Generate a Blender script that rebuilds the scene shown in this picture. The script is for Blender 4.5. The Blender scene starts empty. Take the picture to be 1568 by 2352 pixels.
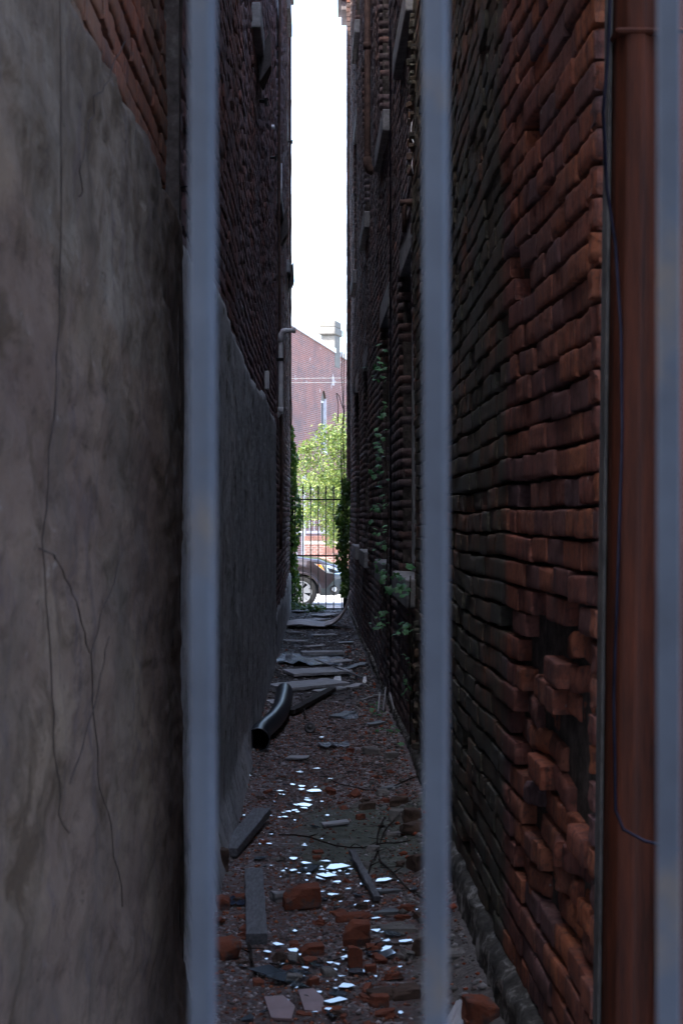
import bpy, bmesh, math, random
import numpy as np
from mathutils import Vector, Matrix, noise as mn
R = math.radians
rng = np.random.default_rng(7)
random.seed(7)
# ---------------------------------------------------------------- camera, sky, sun, exposure
sc = bpy.context.scene
C = sc.collection
CH = 1.59; F = 3267.0
cam_d = bpy.data.cameras.new('camera'); cam = bpy.data.objects.new('camera', cam_d); C.objects.link(cam)
cam.location = (0, 0, CH); cam.rotation_euler = (R(90), 0, 0)
cam_d.sensor_fit = 'VERTICAL'; cam_d.sensor_height = 36; cam_d.sensor_width = 24; cam_d.lens = 50
cam_d.shift_y = 0.003; cam_d.clip_start = 0.05; cam_d.clip_end = 800
cam_d.dof.use_dof = True; cam_d.dof.focus_distance = 15; cam_d.dof.aperture_fstop = 9.5
sc.camera = cam
w = bpy.data.worlds.new('World'); sc.world = w; w.use_nodes = True
EL = R(57); SD = Vector((-.75, -.66, 0)).normalized() * math.cos(EL) + Vector((0, 0, math.sin(EL)))
wn = w.node_tree.nodes; wl = w.node_tree.links
sky = wn.new('ShaderNodeTexSky'); sky.sky_type = 'NISHITA'; sky.sun_disc = False
sky.sun_elevation = EL; sky.sun_rotation = math.atan2(SD.x, SD.y); sky.air_density = 1.0; sky.dust_density = 3.0; sky.ozone_density = 2.0
wl.new(sky.outputs[0], wn['Background'].inputs[0]); wn['Background'].inputs[1].default_value = 0.15
sun_d = bpy.data.lights.new('sun', 'SUN'); sun = bpy.data.objects.new('sun', sun_d); C.objects.link(sun)
sun_d.energy = 2.0; sun_d.angle = R(.5); sun_d.color = (1, .95, .87)
sun.rotation_euler = (-SD).to_track_quat('-Z', 'Y').to_euler(); sun.location = (-5, -8, 20)
sc.view_settings.view_transform = 'Standard'; sc.view_settings.look = 'None'
sc.view_settings.exposure = 2.85; sc.view_settings.gamma = 1
sc.cycles.max_bounces = 10; sc.cycles.diffuse_bounces = 6; sc.cycles.transparent_max_bounces = 6

# ---------------------------------------------------------------- helpers
def at(px, py, d):
    return Vector(((px - 784) / F * d, d, CH - (py - 1183) / F * d))
def fbm(x, y, z, o=3, s=1.0):
    v = 0; a = 1; t = 0
    for i in range(o):
        v += a * mn.noise(Vector((x * s, y * s, z * s))); t += a; a *= .5; s *= 2.1
    return v / t
RN = ([2.0, 3.2, 3.7, 4.5, 5.9, 7.6, 9.4, 60.0], [.60, .560, .545, .510, .488, .480, .4722, .694 - .0236 * 60])
def RX(y): return float(np.interp(y, RN[0], RN[1]))
def gh(x, y):                                   # alley floor height
    e = 0.03 * math.exp(-((x - (-.0159 * y - .479)) / .09) ** 2) + .10 * math.exp(-((x - RX(y)) / .13) ** 2) * max(0, min(1, (11 - y) / 5))
    return .022 * fbm(x, y, 0, 3, 1.6) + .008 * fbm(x, y, 5, 2, 9) + e
def G(px, py, h=0.0):
    d = (CH - h) * F / (py - 1183)
    return Vector(((px - 784) / F * d, d, h))

def tag(o, label=None, cat=None, group=None, kind=None):
    if label: o['label'] = label
    if cat: o['category'] = cat
    if group: o['group'] = group
    if kind: o['kind'] = kind
    return o
def empty(name, loc, label, cat, group=None, rz=0):
    o = bpy.data.objects.new(name, None); C.objects.link(o); o.location = loc; o.rotation_euler = (0, 0, rz)
    return tag(o, label, cat, group)
def link(name, me, mats, parent=None, smooth=False):
    o = bpy.data.objects.new(name, me); C.objects.link(o)
    for m in (mats if isinstance(mats, (list, tuple)) else [mats]): me.materials.append(m)
    if smooth: me.polygons.foreach_set('use_smooth', [True] * len(me.polygons))
    if parent:
        o.parent = parent
        pm = Matrix.Translation(parent_world(parent))
        if parent.rotation_euler[2] == 0: o.location = -parent_world(parent)
    return o
def parent_world(p):
    v = Vector((0, 0, 0))
    while p: v = v + p.location; p = p.parent
    return v
class MB:
    def __init__(s): s.v = []; s.f = []; s.m = []; s.t = []
    def add(s, vs, fs, mi=0, tint=None):
        o = len(s.v); s.v += [tuple(v) for v in vs]; s.f += [tuple(i + o for i in f) for f in fs]; s.m += [mi] * len(fs)
        s.t += [random.random() if tint is None else tint] * len(vs)
    def box(s, c, d, rz=0, mi=0, rot=None, tint=None):
        M = Matrix.Rotation(rz, 3, 'Z') if rot is None else rot
        c = Vector(c); d = Vector(d) / 2
        vs = [c + M @ Vector((x * d.x, y * d.y, z * d.z)) for x in (-1, 1) for y in (-1, 1) for z in (-1, 1)]
        s.add(vs, [(0, 1, 3, 2), (4, 6, 7, 5), (0, 4, 5, 1), (2, 3, 7, 6), (0, 2, 6, 4), (1, 5, 7, 3)], mi, tint)
    def box2(s, a, b, mi=0): s.box([(a[i] + b[i]) / 2 for i in range(3)], [abs(b[i] - a[i]) for i in range(3)], mi=mi)
    def tube(s, pts, r, n=8, mi=0, caps=True, hollow=None):
        pts = [Vector(p) for p in pts]; rs = r if isinstance(r, (list, tuple)) else [r] * len(pts)
        base = len(s.v); up = None; vs = []
        for i, p in enumerate(pts):
            t = (pts[min(i + 1, len(pts) - 1)] - pts[max(i - 1, 0)]).normalized()
            if up is None:
                up = Vector((0, 0, 1)) if abs(t.z) < .9 else Vector((1, 0, 0))
            a = t.cross(up).normalized(); b = a.cross(t).normalized(); up = b
            for k in range(n):
                an = 2 * math.pi * k / n; vs.append(p + (a * math.cos(an) + b * math.sin(an)) * rs[i])
        fs = []
        for i in range(len(pts) - 1):
            for k in range(n):
                k2 = (k + 1) % n; fs.append((i * n + k, i * n + k2, (i + 1) * n + k2, (i + 1) * n + k))
        if caps: fs.append(tuple(range(n))[::-1]); fs.append(tuple((len(pts) - 1) * n + k for k in range(n)))
        s.add(vs, fs, mi)
    def prism(s, poly, z0, z1, mi=0, fn=None):
        n = len(poly); vs = [Vector((p[0], p[1], z0)) for p in poly] + [Vector((p[0], p[1], z1)) for p in poly]
        if fn: vs = [fn(v) for v in vs]
        s.add(vs, [tuple(range(n))[::-1], tuple(range(n, 2 * n))] + [(i, (i + 1) % n, n + (i + 1) % n, n + i) for i in range(n)], mi)
    def build(s, name, mats, parent=None, smooth=False, bevel=0, local=None):
        me = bpy.data.meshes.new(name); vs = s.v
        if local is not None: vs = [(v[0] - local[0], v[1] - local[1], v[2] - local[2]) for v in vs]
        me.from_pydata(vs, [], s.f)
        a = me.attributes.new('tint', 'FLOAT', 'POINT'); a.data.foreach_set('value', s.t)
        o = link(name, me, mats, parent, smooth)
        me.polygons.foreach_set('material_index', s.m)
        if local is not None and parent is None: o.location = local
        if bevel:
            b = o.modifiers.new('b', 'BEVEL'); b.width = bevel; b.segments = 2; b.limit_method = 'ANGLE'
        me.validate(); me.update()
        return o
def npmesh(name, V, Fq, mats, parent=None, smooth=False, tint=None, mi=None):
    me = bpy.data.meshes.new(name)
    V = np.asarray(V, np.float32).reshape(-1, 3); Fq = np.asarray(Fq, np.int32); k = Fq.shape[1]
    me.vertices.add(len(V)); me.vertices.foreach_set('co', V.ravel())
    me.loops.add(Fq.size); me.loops.foreach_set('vertex_index', Fq.ravel())
    me.polygons.add(len(Fq)); me.polygons.foreach_set('loop_start', np.arange(len(Fq), dtype=np.int32) * k)
    me.polygons.foreach_set('loop_total', np.full(len(Fq), k, np.int32))
    o = link(name, me, mats, parent, smooth)
    if mi is not None: me.polygons.foreach_set('material_index', np.asarray(mi, np.int32))
    if tint is not None:
        a = me.attributes.new('tint', 'FLOAT', 'POINT'); a.data.foreach_set('value', np.asarray(tint, np.float32))
    me.update(calc_edges=True); me.validate()
    return o
def subsurf(o, n=1):
    m = o.modifiers.new('s', 'SUBSURF'); m.levels = n; m.render_levels = n

# ---------------------------------------------------------------- materials
class NT:
    def __init__(s, name):
        s.m = bpy.data.materials.new(name); s.m.use_nodes = True; s.n = s.m.node_tree.nodes; s.l = s.m.node_tree.links
        s.p = s.n['Principled BSDF']; s.co = s.n.new('ShaderNodeTexCoord').outputs['Object']
    def L(s, a, b): s.l.new(a, b)
    def mapping(s, sc=(1, 1, 1), rot=(0, 0, 0)):
        m = s.n.new('ShaderNodeMapping'); m.inputs['Scale'].default_value = sc; m.inputs['Rotation'].default_value = rot
        s.L(s.co, m.inputs[0]); return m.outputs[0]
    def noise(s, scale, det=6, rough=.6, vec=None, dist=0):
        t = s.n.new('ShaderNodeTexNoise'); t.inputs['Scale'].default_value = scale; t.inputs['Detail'].default_value = det
        t.inputs['Roughness'].default_value = rough; t.inputs['Distortion'].default_value = dist
        s.L(vec or s.co, t.inputs['Vector']); return t.outputs['Fac']
    def voro(s, scale, vec=None, out='Color', feat='F1'):
        t = s.n.new('ShaderNodeTexVoronoi'); t.feature = feat; t.inputs['Scale'].default_value = scale
        s.L(vec or s.co, t.inputs['Vector']); return t.outputs[out]
    def attr(s, name='tint'):
        a = s.n.new('ShaderNodeAttribute'); a.attribute_name = name; return a.outputs['Fac']
    def ramp(s, fac, stops, interp='LINEAR'):
        r = s.n.new('ShaderNodeValToRGB'); e = r.color_ramp.elements; r.color_ramp.interpolation = interp
        while len(e) < len(stops): e.new(.5)
        for i, (p, c) in enumerate(stops):
            e[i].position = p; c = (c, c, c) if isinstance(c, (int, float)) else c; e[i].color = (*c, 1)
        s.L(fac, r.inputs[0]); return r.outputs[0]
    def mix(s, a, b, fac, mode='MIX'):
        m = s.n.new('ShaderNodeMix'); m.data_type = 'RGBA'; m.blend_type = mode
        for sock, v in ((m.inputs[0], fac), (m.inputs[6], a), (m.inputs[7], b)):
            if isinstance(v, (int, float)): sock.default_value = v
            elif isinstance(v, tuple): sock.default_value = (*v, 1)
            else: s.L(v, sock)
        return m.outputs[2]
    def math(s, op, a, b=0.0, c=None, clamp=False):
        m = s.n.new('ShaderNodeMath'); m.operation = op; m.use_clamp = clamp
        for i, v in enumerate((a, b) if c is None else (a, b, c)):
            if isinstance(v, (int, float)): m.inputs[i].default_value = v
            else: s.L(v, m.inputs[i])
        return m.outputs[0]
    def sep(s):
        x = s.n.new('ShaderNodeSeparateXYZ'); s.L(s.co, x.inputs[0]); return x.outputs
    def band(s, v, lo, hi, soft):
        a = s.n.new('ShaderNodeMapRange'); a.interpolation_type = 'SMOOTHSTEP'
        a.inputs[1].default_value = lo; a.inputs[2].default_value = lo + soft; s.L(v, a.inputs[0])
        b = s.n.new('ShaderNodeMapRange'); b.interpolation_type = 'SMOOTHSTEP'
        b.inputs[1].default_value = hi - soft; b.inputs[2].default_value = hi; b.inputs[3].default_value = 1; b.inputs[4].default_value = 0; s.L(v, b.inputs[0])
        return s.math('MULTIPLY', a.outputs[0], b.outputs[0])
    def bump(s, h, strength=.5, dist=.01):
        b = s.n.new('ShaderNodeBump'); b.inputs['Strength'].default_value = strength; b.inputs['Distance'].default_value = dist
        s.L(h, b.inputs['Height']); s.L(b.outputs[0], s.p.inputs['Normal'])
    def out(s, col, rough=.85, metal=0, spec=.3, coat=0):
        if isinstance(col, tuple): s.p.inputs['Base Color'].default_value = (*col, 1)
        else: s.L(col, s.p.inputs['Base Color'])
        if isinstance(rough, (int, float)): s.p.inputs['Roughness'].default_value = rough
        else: s.L(rough, s.p.inputs['Roughness'])
        s.p.inputs['Metallic'].default_value = metal; s.p.inputs['Specular IOR Level'].default_value = spec
        s.p.inputs['Coat Weight'].default_value = coat
        return s.m
def brick_mat(name, stops, stain=None, stain_amt=.5, lime=.25, rough=.85, dark=.25, moss=None):
    t = NT(name); c = t.ramp(t.attr(), stops)
    n1 = t.noise(5, 8, .65); c = t.mix(c, (.03, .022, .022), t.math('MULTIPLY', t.ramp(n1, [(.42, 0), (.62, 1)]), dark * 2))
    n2 = t.noise(55, 6, .7); c = t.mix(c, t.mix(c, (1, .9, .85), 1, 'MULTIPLY'), t.ramp(n2, [(.4, 0), (.6, 1)]))
    c = t.mix(c, (.09, .06, .05), t.math('MULTIPLY', t.ramp(n2, [(.53, 0), (.6, 1)]), .6))
    n3 = t.noise(9, 8, .75, dist=.6); c = t.mix(c, (.33, .31, .30), t.math('MULTIPLY', t.ramp(n3, [(.62, 0), (.72, 1)]), lime))
    c = t.mix(c, (.42, .40, .38), t.ramp(t.noise(26, 4, .6), [(.70, 0), (.73, .8)]))
    if stain: c = t.mix(c, stain, t.math('MULTIPLY', t.ramp(t.noise(1.1, 5, .6), [(.4, 0), (.62, 1)]), stain_amt))
    if moss:
        x = t.sep(); mk = t.band(x[1], moss[0], moss[1], moss[2]); c = t.mix(c, moss[3], t.math('MULTIPLY', mk, t.ramp(t.noise(2.2, 7, .7), [(.34, .35), (.5, .84)])))
    c = t.mix(c, (.05, .035, .04), t.math('MULTIPLY', t.ramp(t.noise(30, 5, .7, t.mapping((1, 1, .12))), [(.5, 0), (.62, 1)]), .55))
    t.bump(t.math('ADD', t.noise(70, 8, .75), t.math('MULTIPLY', t.noise(34, 5, .7, t.mapping((1, 1, .15))), 1.2)), .8, .008)
    return t.out(c, rough, spec=.25)
RED = [(0, (.16, .075, .072)), (.25, (.30, .105, .072)), (.5, (.42, .14, .07)), (.65, (.48, .17, .08)), (.8, (.25, .11, .09)), (1, (.17, .115, .13))]
M_brick_near = brick_mat('weathered_red_brick', RED, (.16, .10, .11), .4, .28, moss=(4.40, 11, .14, (.082, .095, .072)))
M_brick_right = brick_mat('sooty_right_brick', [(0, (.09, .075, .08)), (.35, (.15, .11, .11)), (.7, (.20, .115, .10)), (.9, (.12, .105, .115)), (1, (.36, .13, .075))],
    (.135, .135, .16), .6, .3, dark=.15, moss=(4.9, 9.5, 1.5, (.12, .16, .09)))
M_brick_left = brick_mat('sooty_left_brick', [(0, (.12, .09, .10)), (.4, (.20, .12, .115)), (.7, (.27, .12, .10)), (1, (.19, .145, .165))], (.19, .165, .195), .6, .4, dark=.15)
M_brick_leftnear = brick_mat('near_left_brick', [(0, (.2, .07, .045)), (.5, (.32, .09, .045)), (1, (.22, .09, .06))], (.08, .075, .05), .6, .2)
t = NT('old_mortar'); M_mortar = (t.bump(t.noise(60, 8, .8), .8, .01), t.out(t.ramp(t.noise(12, 8, .7), [(.35, (.05, .04, .036)), (.55, (.13, .11, .10)), (.72, (.30, .28, .26))]), .95))[1]
t = NT('dark_mortar'); M_mortar_d = (t.bump(t.noise(60, 8, .8), .8, .01), t.out(t.ramp(t.noise(12, 8, .7), [(.4, (.035, .03, .028)), (.7, (.14, .12, .11))]), .95))[1]
def stucco_mat(name, a, b, c3, dk, brown=False):
    t = NT(name); mp = t.mapping((1, .45, .9) if brown else (1, 1, .4))
    c = t.ramp(t.noise(2.2, 8, .68, mp), [(.3, a), (.5, b), (.7, c3)])
    if brown:
        x = t.sep(); h = t.math('ADD', x[2], t.math('ADD', t.math('MULTIPLY', x[1], .16), t.math('MULTIPLY', t.noise(1.3, 6, .6), .9)))
        m1 = t.n.new('ShaderNodeMapRange'); m1.inputs[1].default_value = 2.93; m1.inputs[2].default_value = 3.0; t.L(h, m1.inputs[0])
        c = t.mix(c, t.ramp(t.noise(5, 9, .75, t.mapping((1, 1, .6)), .6), [(.35, (.055, .037, .026)), (.5, (.11, .082, .062)), (.66, (.16, .13, .105))]), t.math('MULTIPLY', m1.outputs[0], .9))
        m2 = t.band(x[1], 3.75, 6, .5); c = t.mix(c, (.05, .038, .03), t.math('MULTIPLY', m2, t.ramp(t.noise(5, 8, .75, t.mapping((1, 2, .25))), [(.38, 0), (.6, .9)])))
        c = t.mix(c, (.06, .047, .037), t.ramp(t.noise(1.7, 7, .7), [(.5, 0), (.68, .7)]))
    c = t.mix(c, dk, t.ramp(t.noise(5, 9, .7, t.mapping((1, .6, .8)), .8), [(.54, 0), (.64, .85)]))
    c = t.mix(c, (.07, .05, .05), t.math('MULTIPLY', t.ramp(t.math('ABSOLUTE', t.math('SUBTRACT', t.noise(2.0, 5, .55, t.mapping((1, 1.5, .25)), .8), .5)), [(0, 1), (.012, 0)]), .7))
    c = t.mix(c, t.mix(c, (.45, .42, .42), 1, 'MULTIPLY'), t.ramp(t.noise(14, 9, .75, t.mapping((1, .4, 1)), .2), [(.50, 0), (.66, .75)]))
    c = t.mix(c, (.03, .02, .015), t.ramp(t.noise(38, 6, .8, t.mapping((1, .4, 1))), [(.60, 0), (.66, .7)]))
    c = t.mix(c, (.40, .37, .36), t.ramp(t.noise(11, 9, .8, t.mapping((1, .5, 1))), [(.62, 0), (.72, .35)]))
    t.bump(t.math('ADD', t.noise(28, 9, .75), t.math('MULTIPLY', t.noise(8, 6, .6, t.mapping((1, .4, 1)), .5), 1.2)), .6, .015)
    return t.out(c, .92, spec=.2)
M_stucco_near = stucco_mat('stained_tan_stucco', (.084, .054, .044), (.118, .080, .061), (.168, .122, .085), (.05, .032, .02), True)
M_stucco_far = stucco_mat('damp_grey_parging', (.34, .35, .37), (.48, .49, .51), (.58, .58, .59), (.15, .155, .12))
def simple(name, col, rough=.6, metal=0, spec=.4, sc=20, var=.35, bump=.3, bd=.004, coat=0, vec=None):
    t = NT(name); dk = tuple(c * (1 - var) for c in col); lt = tuple(min(1, c * (1 + var)) for c in col)
    c = t.ramp(t.noise(sc, 8, .7, t.mapping(vec) if vec else None), [(.33, dk), (.5, col), (.67, lt)])
    if bump: t.bump(t.noise(sc * 3, 8, .7, t.mapping(vec) if vec else None), bump, bd)
    return t.out(c, rough, metal, spec, coat)
t = NT('galvanised_bar_paint'); c = t.ramp(t.noise(6, 8, .7), [(.33, (.045, .056, .077)), (.5, (.062, .079, .108)), (.67, (.08, .10, .135))])
c = t.mix(c, (.115, .10, .085), t.ramp(t.noise(11, 5, .6, t.mapping((1, 1, .8))), [(.56, 0), (.68, .75)])); t.bump(t.noise(90, 6, .7), .2, .001); M_gatebar = t.out(c, .5, .1, spec=.4)
M_rust = simple('rust_red_painted_steel', (.048, .011, .004), .8, .1, .25, 7, .6, .5, .003, vec=(4, 4, .35))
M_stone = simple('weathered_stone', (.26, .26, .27), .85, sc=14, var=.35, bump=.6, bd=.01)
M_palestone = simple('pale_stone', (.18, .172, .155), .85, sc=6, var=.16, bump=.6, bd=.03)
M_wood_grey = simple('silvered_wood', (.15, .155, .17), .75, sc=16, var=.45, bump=.7, bd=.006, vec=(6, 1, 6))
M_wood_pale = simple('pale_weathered_board', (.40, .41, .44), .8, sc=12, var=.3, bump=.7, bd=.006, vec=(1, 5, 5))
M_wood_dark = simple('rotten_dark_wood', (.035, .028, .026), .85, sc=18, var=.5, bump=.8, bd=.008)
M_frame = simple('flaking_grey_frame_paint', (.21, .22, .24), .7, sc=10, var=.3, bump=.4, vec=(1, 1, .2))
M_frame_d = simple('dull_grey_trim', (.075, .075, .075), .7, sc=10, var=.5)
M_iron = simple('black_wrought_iron', (.012, .011, .012), .5, .5, .4, 20, .3, .2, .002)
M_castiron = simple('rusty_cast_iron', (.075, .045, .038), .8, .2, .3, 12, .5, .6, .006)
M_pvc = simple('weathered_grey_pvc', (.66, .65, .67), .45, 0, .4, 9, .14, .1, .002)
M_blackplastic = simple('black_plastic_pipe', (.016, .019, .027), .36, 0, .5, 14, .4, .3, .006)
M_cable = simple('black_cable', (.006, .006, .011), 1.0, 0, 0)
M_twig = simple('dead_vine_bark', (.035, .026, .022), .9, 0, .2, 40, .4, .6, .004)
M_creep = simple('dead_creeper', (.04, .028, .024), .9, 0, .2, 40, .4)
M_white = simple('white_enamel_metal', (.62, .62, .66), .35, .3, .5, 9, .15, .1)
M_foil = simple('clear_plastic_sheet', (.20, .215, .25), .16, 0, .9, 7, .4, .9, .03)
M_cloth = simple('dark_blue_cloth', (.03, .04, .07), .8, 0, .3, 15, .4, .6, .01)
M_slate = simple('grey_slate_flake', (.12, .125, .13), .55, 0, .5, 12, .4, .5, .004)
M_tile = simple('dull_pink_tile', (.30, .20, .20), .5, 0, .5, 10, .2, .3, .003)
M_rubble = (lambda t: (t.bump(t.noise(60, 8, .75), .7, .008), t.out(t.mix(t.ramp(t.noise(7, 7, .7), [(.3, (.12, .045, .035)), (.5, (.25, .08, .045)), (.7, (.17, .085, .065))]), (.10, .09, .09), t.ramp(t.noise(18, 8, .7), [(.5, 0), (.62, .85)])), .9))[1])(NT('broken_brick'))
M_rubble_d = simple('mossy_broken_brick', (.10, .065, .05), .9, sc=12, var=.5, bump=.7, bd=.008)
M_rock = simple('grey_mortar_lump', (.21, .20, .19), .9, sc=14, var=.35, bump=.7, bd=.008)
M_glass_sh = (lambda t: (t.bump(t.noise(6, 2, .5), .05, .004), t.out((.09, .12, .15), .04, 0, 1.0))[1])(NT('dusty_glass_shard'))
M_glass_sh.node_tree.nodes['Principled BSDF'].inputs['IOR'].default_value = 1.75
M_pane = NT('dark_window_glass').out((.012, .013, .016), .12, 0, .6)
def leaf_mat(name, a, b, c3):
    t = NT(name); c = t.ramp(t.attr(), [(0, a), (.5, b), (1, c3)]); t.out(c, .42, 0, .5)
    tr = t.n.new('ShaderNodeBsdfTranslucent'); mx = t.n.new('ShaderNodeMixShader'); mx.inputs[0].default_value = .35
    t.L(t.mix(c, (1.0, 1.0, .35), 1, 'MULTIPLY'), tr.inputs[0]); t.L(t.p.outputs[0], mx.inputs[1]); t.L(tr.outputs[0], mx.inputs[2])
    t.L(mx.outputs[0], t.n['Material Output'].inputs[0]); return t.m
M_ivy = leaf_mat('ivy_leaf', (.03, .075, .02), (.05, .12, .03), (.11, .17, .035))
M_vineleaf = leaf_mat('shade_vine_leaf', (.05, .15, .07), (.09, .26, .12), (.14, .34, .16))
M_treeleaf = leaf_mat('street_tree_leaf', (.06, .115, .03), (.13, .20, .05), (.29, .34, .095))
M_leafdry = leaf_mat('dry_leaf', (.05, .035, .025), (.09, .06, .045), (.14, .12, .11))
M_bark = simple('tree_bark', (.09, .075, .06), .9, sc=12, var=.4, bump=.8, bd=.02, vec=(1, 1, .3))

# ---------------------------------------------------------------- ground, street
t = NT('alley_floor'); x = t.sep()
c = t.ramp(t.noise(3, 8, .7), [(.3, (.07, .052, .05)), (.5, (.14, .105, .10)), (.7, (.21, .16, .155))])
chips = t.ramp(t.voro(48), [(.0, (.26, .07, .04)), (.35, (.10, .055, .05)), (.6, (.14, .10, .10)), (.85, (.33, .30, .31)), (1, (.2, .06, .04))])
sp = t.n.new('ShaderNodeSeparateColor'); t.L(t.voro(48), sp.inputs[0])
chips = t.ramp(sp.outputs[0], [(.0, (.22, .09, .065)), (.16, (.15, .085, .075)), (.36, (.13, .11, .11)), (.62, (.20, .175, .18)), (.86, (.40, .38, .40))], 'CONSTANT')
near = t.band(x[1], 0, 12.5, 2.5)
c = t.mix(c, chips, t.math('MULTIPLY', t.ramp(t.noise(1.9, 6, .6), [(.3, .15), (.5, .8)]), near))
g = t.math('MULTIPLY', t.band(x[1], 6.15, 7.9, .3), t.band(x[0], -.34, 1.2, .25))
g = t.math('MULTIPLY', g, t.ramp(t.noise(4, 6, .7), [(.3, 0), (.42, 1)]))
c = t.mix(c, t.ramp(t.noise(14, 8, .7), [(.35, (.075, .085, .068)), (.65, (.16, .175, .14))]), g)
g2 = t.math('MULTIPLY', t.band(x[1], 2, 5.6, .3), t.band(x[0], .18, 1.2, .12))
c = t.mix(c, t.ramp(t.noise(30, 8, .8), [(.35, (.13, .115, .11)), (.65, (.23, .205, .19))]), g2)
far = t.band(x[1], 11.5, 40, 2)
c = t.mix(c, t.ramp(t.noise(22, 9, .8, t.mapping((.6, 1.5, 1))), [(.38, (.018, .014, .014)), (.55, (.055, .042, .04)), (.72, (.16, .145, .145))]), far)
t.bump(t.math('ADD', t.math('MULTIPLY', t.voro(48, out='Distance'), -.7), t.noise(40, 8, .8)), .9, .016)
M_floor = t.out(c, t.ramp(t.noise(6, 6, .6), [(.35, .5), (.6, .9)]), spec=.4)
ys = np.concatenate([np.arange(3.0, 13, .022), np.arange(13, 24.3, .05)]); nx = 64
V = []; 
for yy in ys:
    xl = -.0159 * yy - .60; xr = .10 + RX(yy)
    for i in range(nx): xx = xl + (xr - xl) * i / (nx - 1); V.append((xx, yy, gh(xx, yy)))
idx = np.arange(len(ys) * nx).reshape(len(ys), nx)
Fq = np.stack([idx[:-1, :-1], idx[:-1, 1:], idx[1:, 1:], idx[1:, :-1]], -1).reshape(-1, 4)
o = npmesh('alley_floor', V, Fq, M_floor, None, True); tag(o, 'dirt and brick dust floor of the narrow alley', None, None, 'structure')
t = NT('asphalt'); M_asph = (t.bump(t.noise(90, 6, .8), .4, .004), t.out(t.ramp(t.noise(3, 9, .7), [(.3, (.30, .285, .28)), (.7, (.40, .385, .38))]), .9))[1]
t = NT('paving'); bt = t.n.new('ShaderNodeTexBrick'); t.L(t.co, bt.inputs[0]); bt.inputs['Scale'].default_value = 1
bt.inputs['Brick Width'].default_value = .6; bt.inputs['Row Height'].default_value = .3; bt.inputs['Mortar Size'].default_value = .012
bt.inputs['Color1'].default_value = (.22, .20, .20, 1); bt.inputs['Color2'].default_value = (.30, .27, .27, 1); bt.inputs['Mortar'].default_value = (.09, .09, .07, 1)
M_pave = (t.bump(t.noise(30, 6, .8), .4, .01), t.out(t.mix(bt.outputs[0], (.16, .15, .14), t.ramp(t.noise(2.5, 8, .7), [(.4, 0), (.7, .6)])), .85))[1]
M_soil = simple('far_ground', (.16, .15, .13), .95, sc=1.5)
b = MB(); b.add([(-300, -300, -.9), (300, -300, -.9), (300, 500, -.9), (-300, 500, -.9)], [(0, 1, 2, 3)]); tag(b.build('ground', M_soil), 'ground sheet reaching the horizon', None, None, 'structure')
b = MB(); b.box2((-40, 27.6, -.95), (40, 46.5, -.38)); tag(b.build('road', M_asph), 'pale sunlit street beyond the alley', None, None, 'structure')
b = MB(); b.add([(-40, 24.3, -.01), (40, 24.3, -.01), (40, 27.42, -.17), (-40, 27.42, -.17), (-40, 24.3, -1), (40, 24.3, -1), (40, 27.42, -1), (-40, 27.42, -1)],
    [(0, 1, 2, 3), (0, 4, 5, 1), (2, 6, 7, 3), (0, 3, 7, 4), (1, 5, 6, 2)])
tag(b.build('pavement', M_pave), 'stone paving between alley gate and street', None, None, 'structure')
b = MB()
for i in range(-20, 20): b.box2((i * 2 + .004, 27.425, -.6), (i * 2 + 1.992, 27.6, -.16))
tag(b.build('kerb', M_stone, bevel=.015), 'granite kerb along the street', None, None, 'structure')
b = MB(); b.box2((-40, 46.5, -.95), (40, 48.45, -.25)); tag(b.build('far_pavement', M_pave), 'pavement on the far side of the street', None, None, 'structure')
b = MB(); b.box2((-14, -5.9, -.6), (14, 2.99, -.02)); tag(b.build('near_pavement', M_pave), 'paved strip on the camera side of the gate', None, None, 'structure')

# ---------------------------------------------------------------- alley walls
RA, RM = .694, -.0236       # right wall x = RA + RM*y
LA, LM = -.479, -.0159      # left wall
def wrap_r(y, z, off):
    bl = .012 * math.sin(y * 1.1 + z * .9) + .01 * math.sin(z * 1.9 + 1)
    return RA + RM * y - off + bl, z
def WX(side, y): return RX(y) if side == 'R' else (LA + LM * y)
SG = {'R': -1, 'L': 1}
def bulge(side, Y, Z):
    if side == 'R': return .010 * np.sin(Y * 1.13 + Z * .9) + .008 * np.sin(Z * 1.9 + 1) * (Y < 30)
    return .008 * np.sin(Y * .8 + Z * .6)
def zwarp(Y, Z): return .006 * np.sin(Y * 1.7 + 1) + .003 * np.sin(Y * 4.1 + Z * .8) + .0015 * np.sin(Z * 3 + Y * 9)
def courses(side, y0, y1, z0, z1, ch, bl, holes, gap, skip=None, hd=.5):
    """list of bricks (ya, yb, za, zb, deep)"""
    out = []; r = 0; z = z0
    while z < z1 - ch * .5:
        hdr = (r % 6 == 3); L = bl * (hd if hdr else 1)
        y = y0 - (L * .5 if r % 2 else 0)
        while y < y1 - .02:
            a = max(y, y0); bb = min(y + L, y1); y += L * (1 if random.random() > .04 else .55)
            if bb - a < .03: continue
            segs = [(a, bb)]
            for (h0, h1, hz0, hz1) in holes:
                if z + ch * .5 > hz0 and z + ch * .5 < hz1:
                    ns = []
                    for (p, q) in segs:
                        if q <= h0 or p >= h1: ns.append((p, q)); continue
                        if p < h0: ns.append((p, h0))
                        if q > h1: ns.append((h1, q))
                    segs = ns
            for (p, q) in segs:
                if q - p < .025: continue
                deep = any((abs(q - h0) < .02 or abs(p - h1) < .02) and hz0 < z + ch * .5 < hz1 for (h0, h1, hz0, hz1) in holes)
                if skip and skip(p, q, z): continue
                out.append((p + gap * .12, q - gap * .12, z + gap * .5, z + ch - gap * .5, .12 if deep else 0.0))
        z += ch; r += 1
    return np.array(out)
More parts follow.
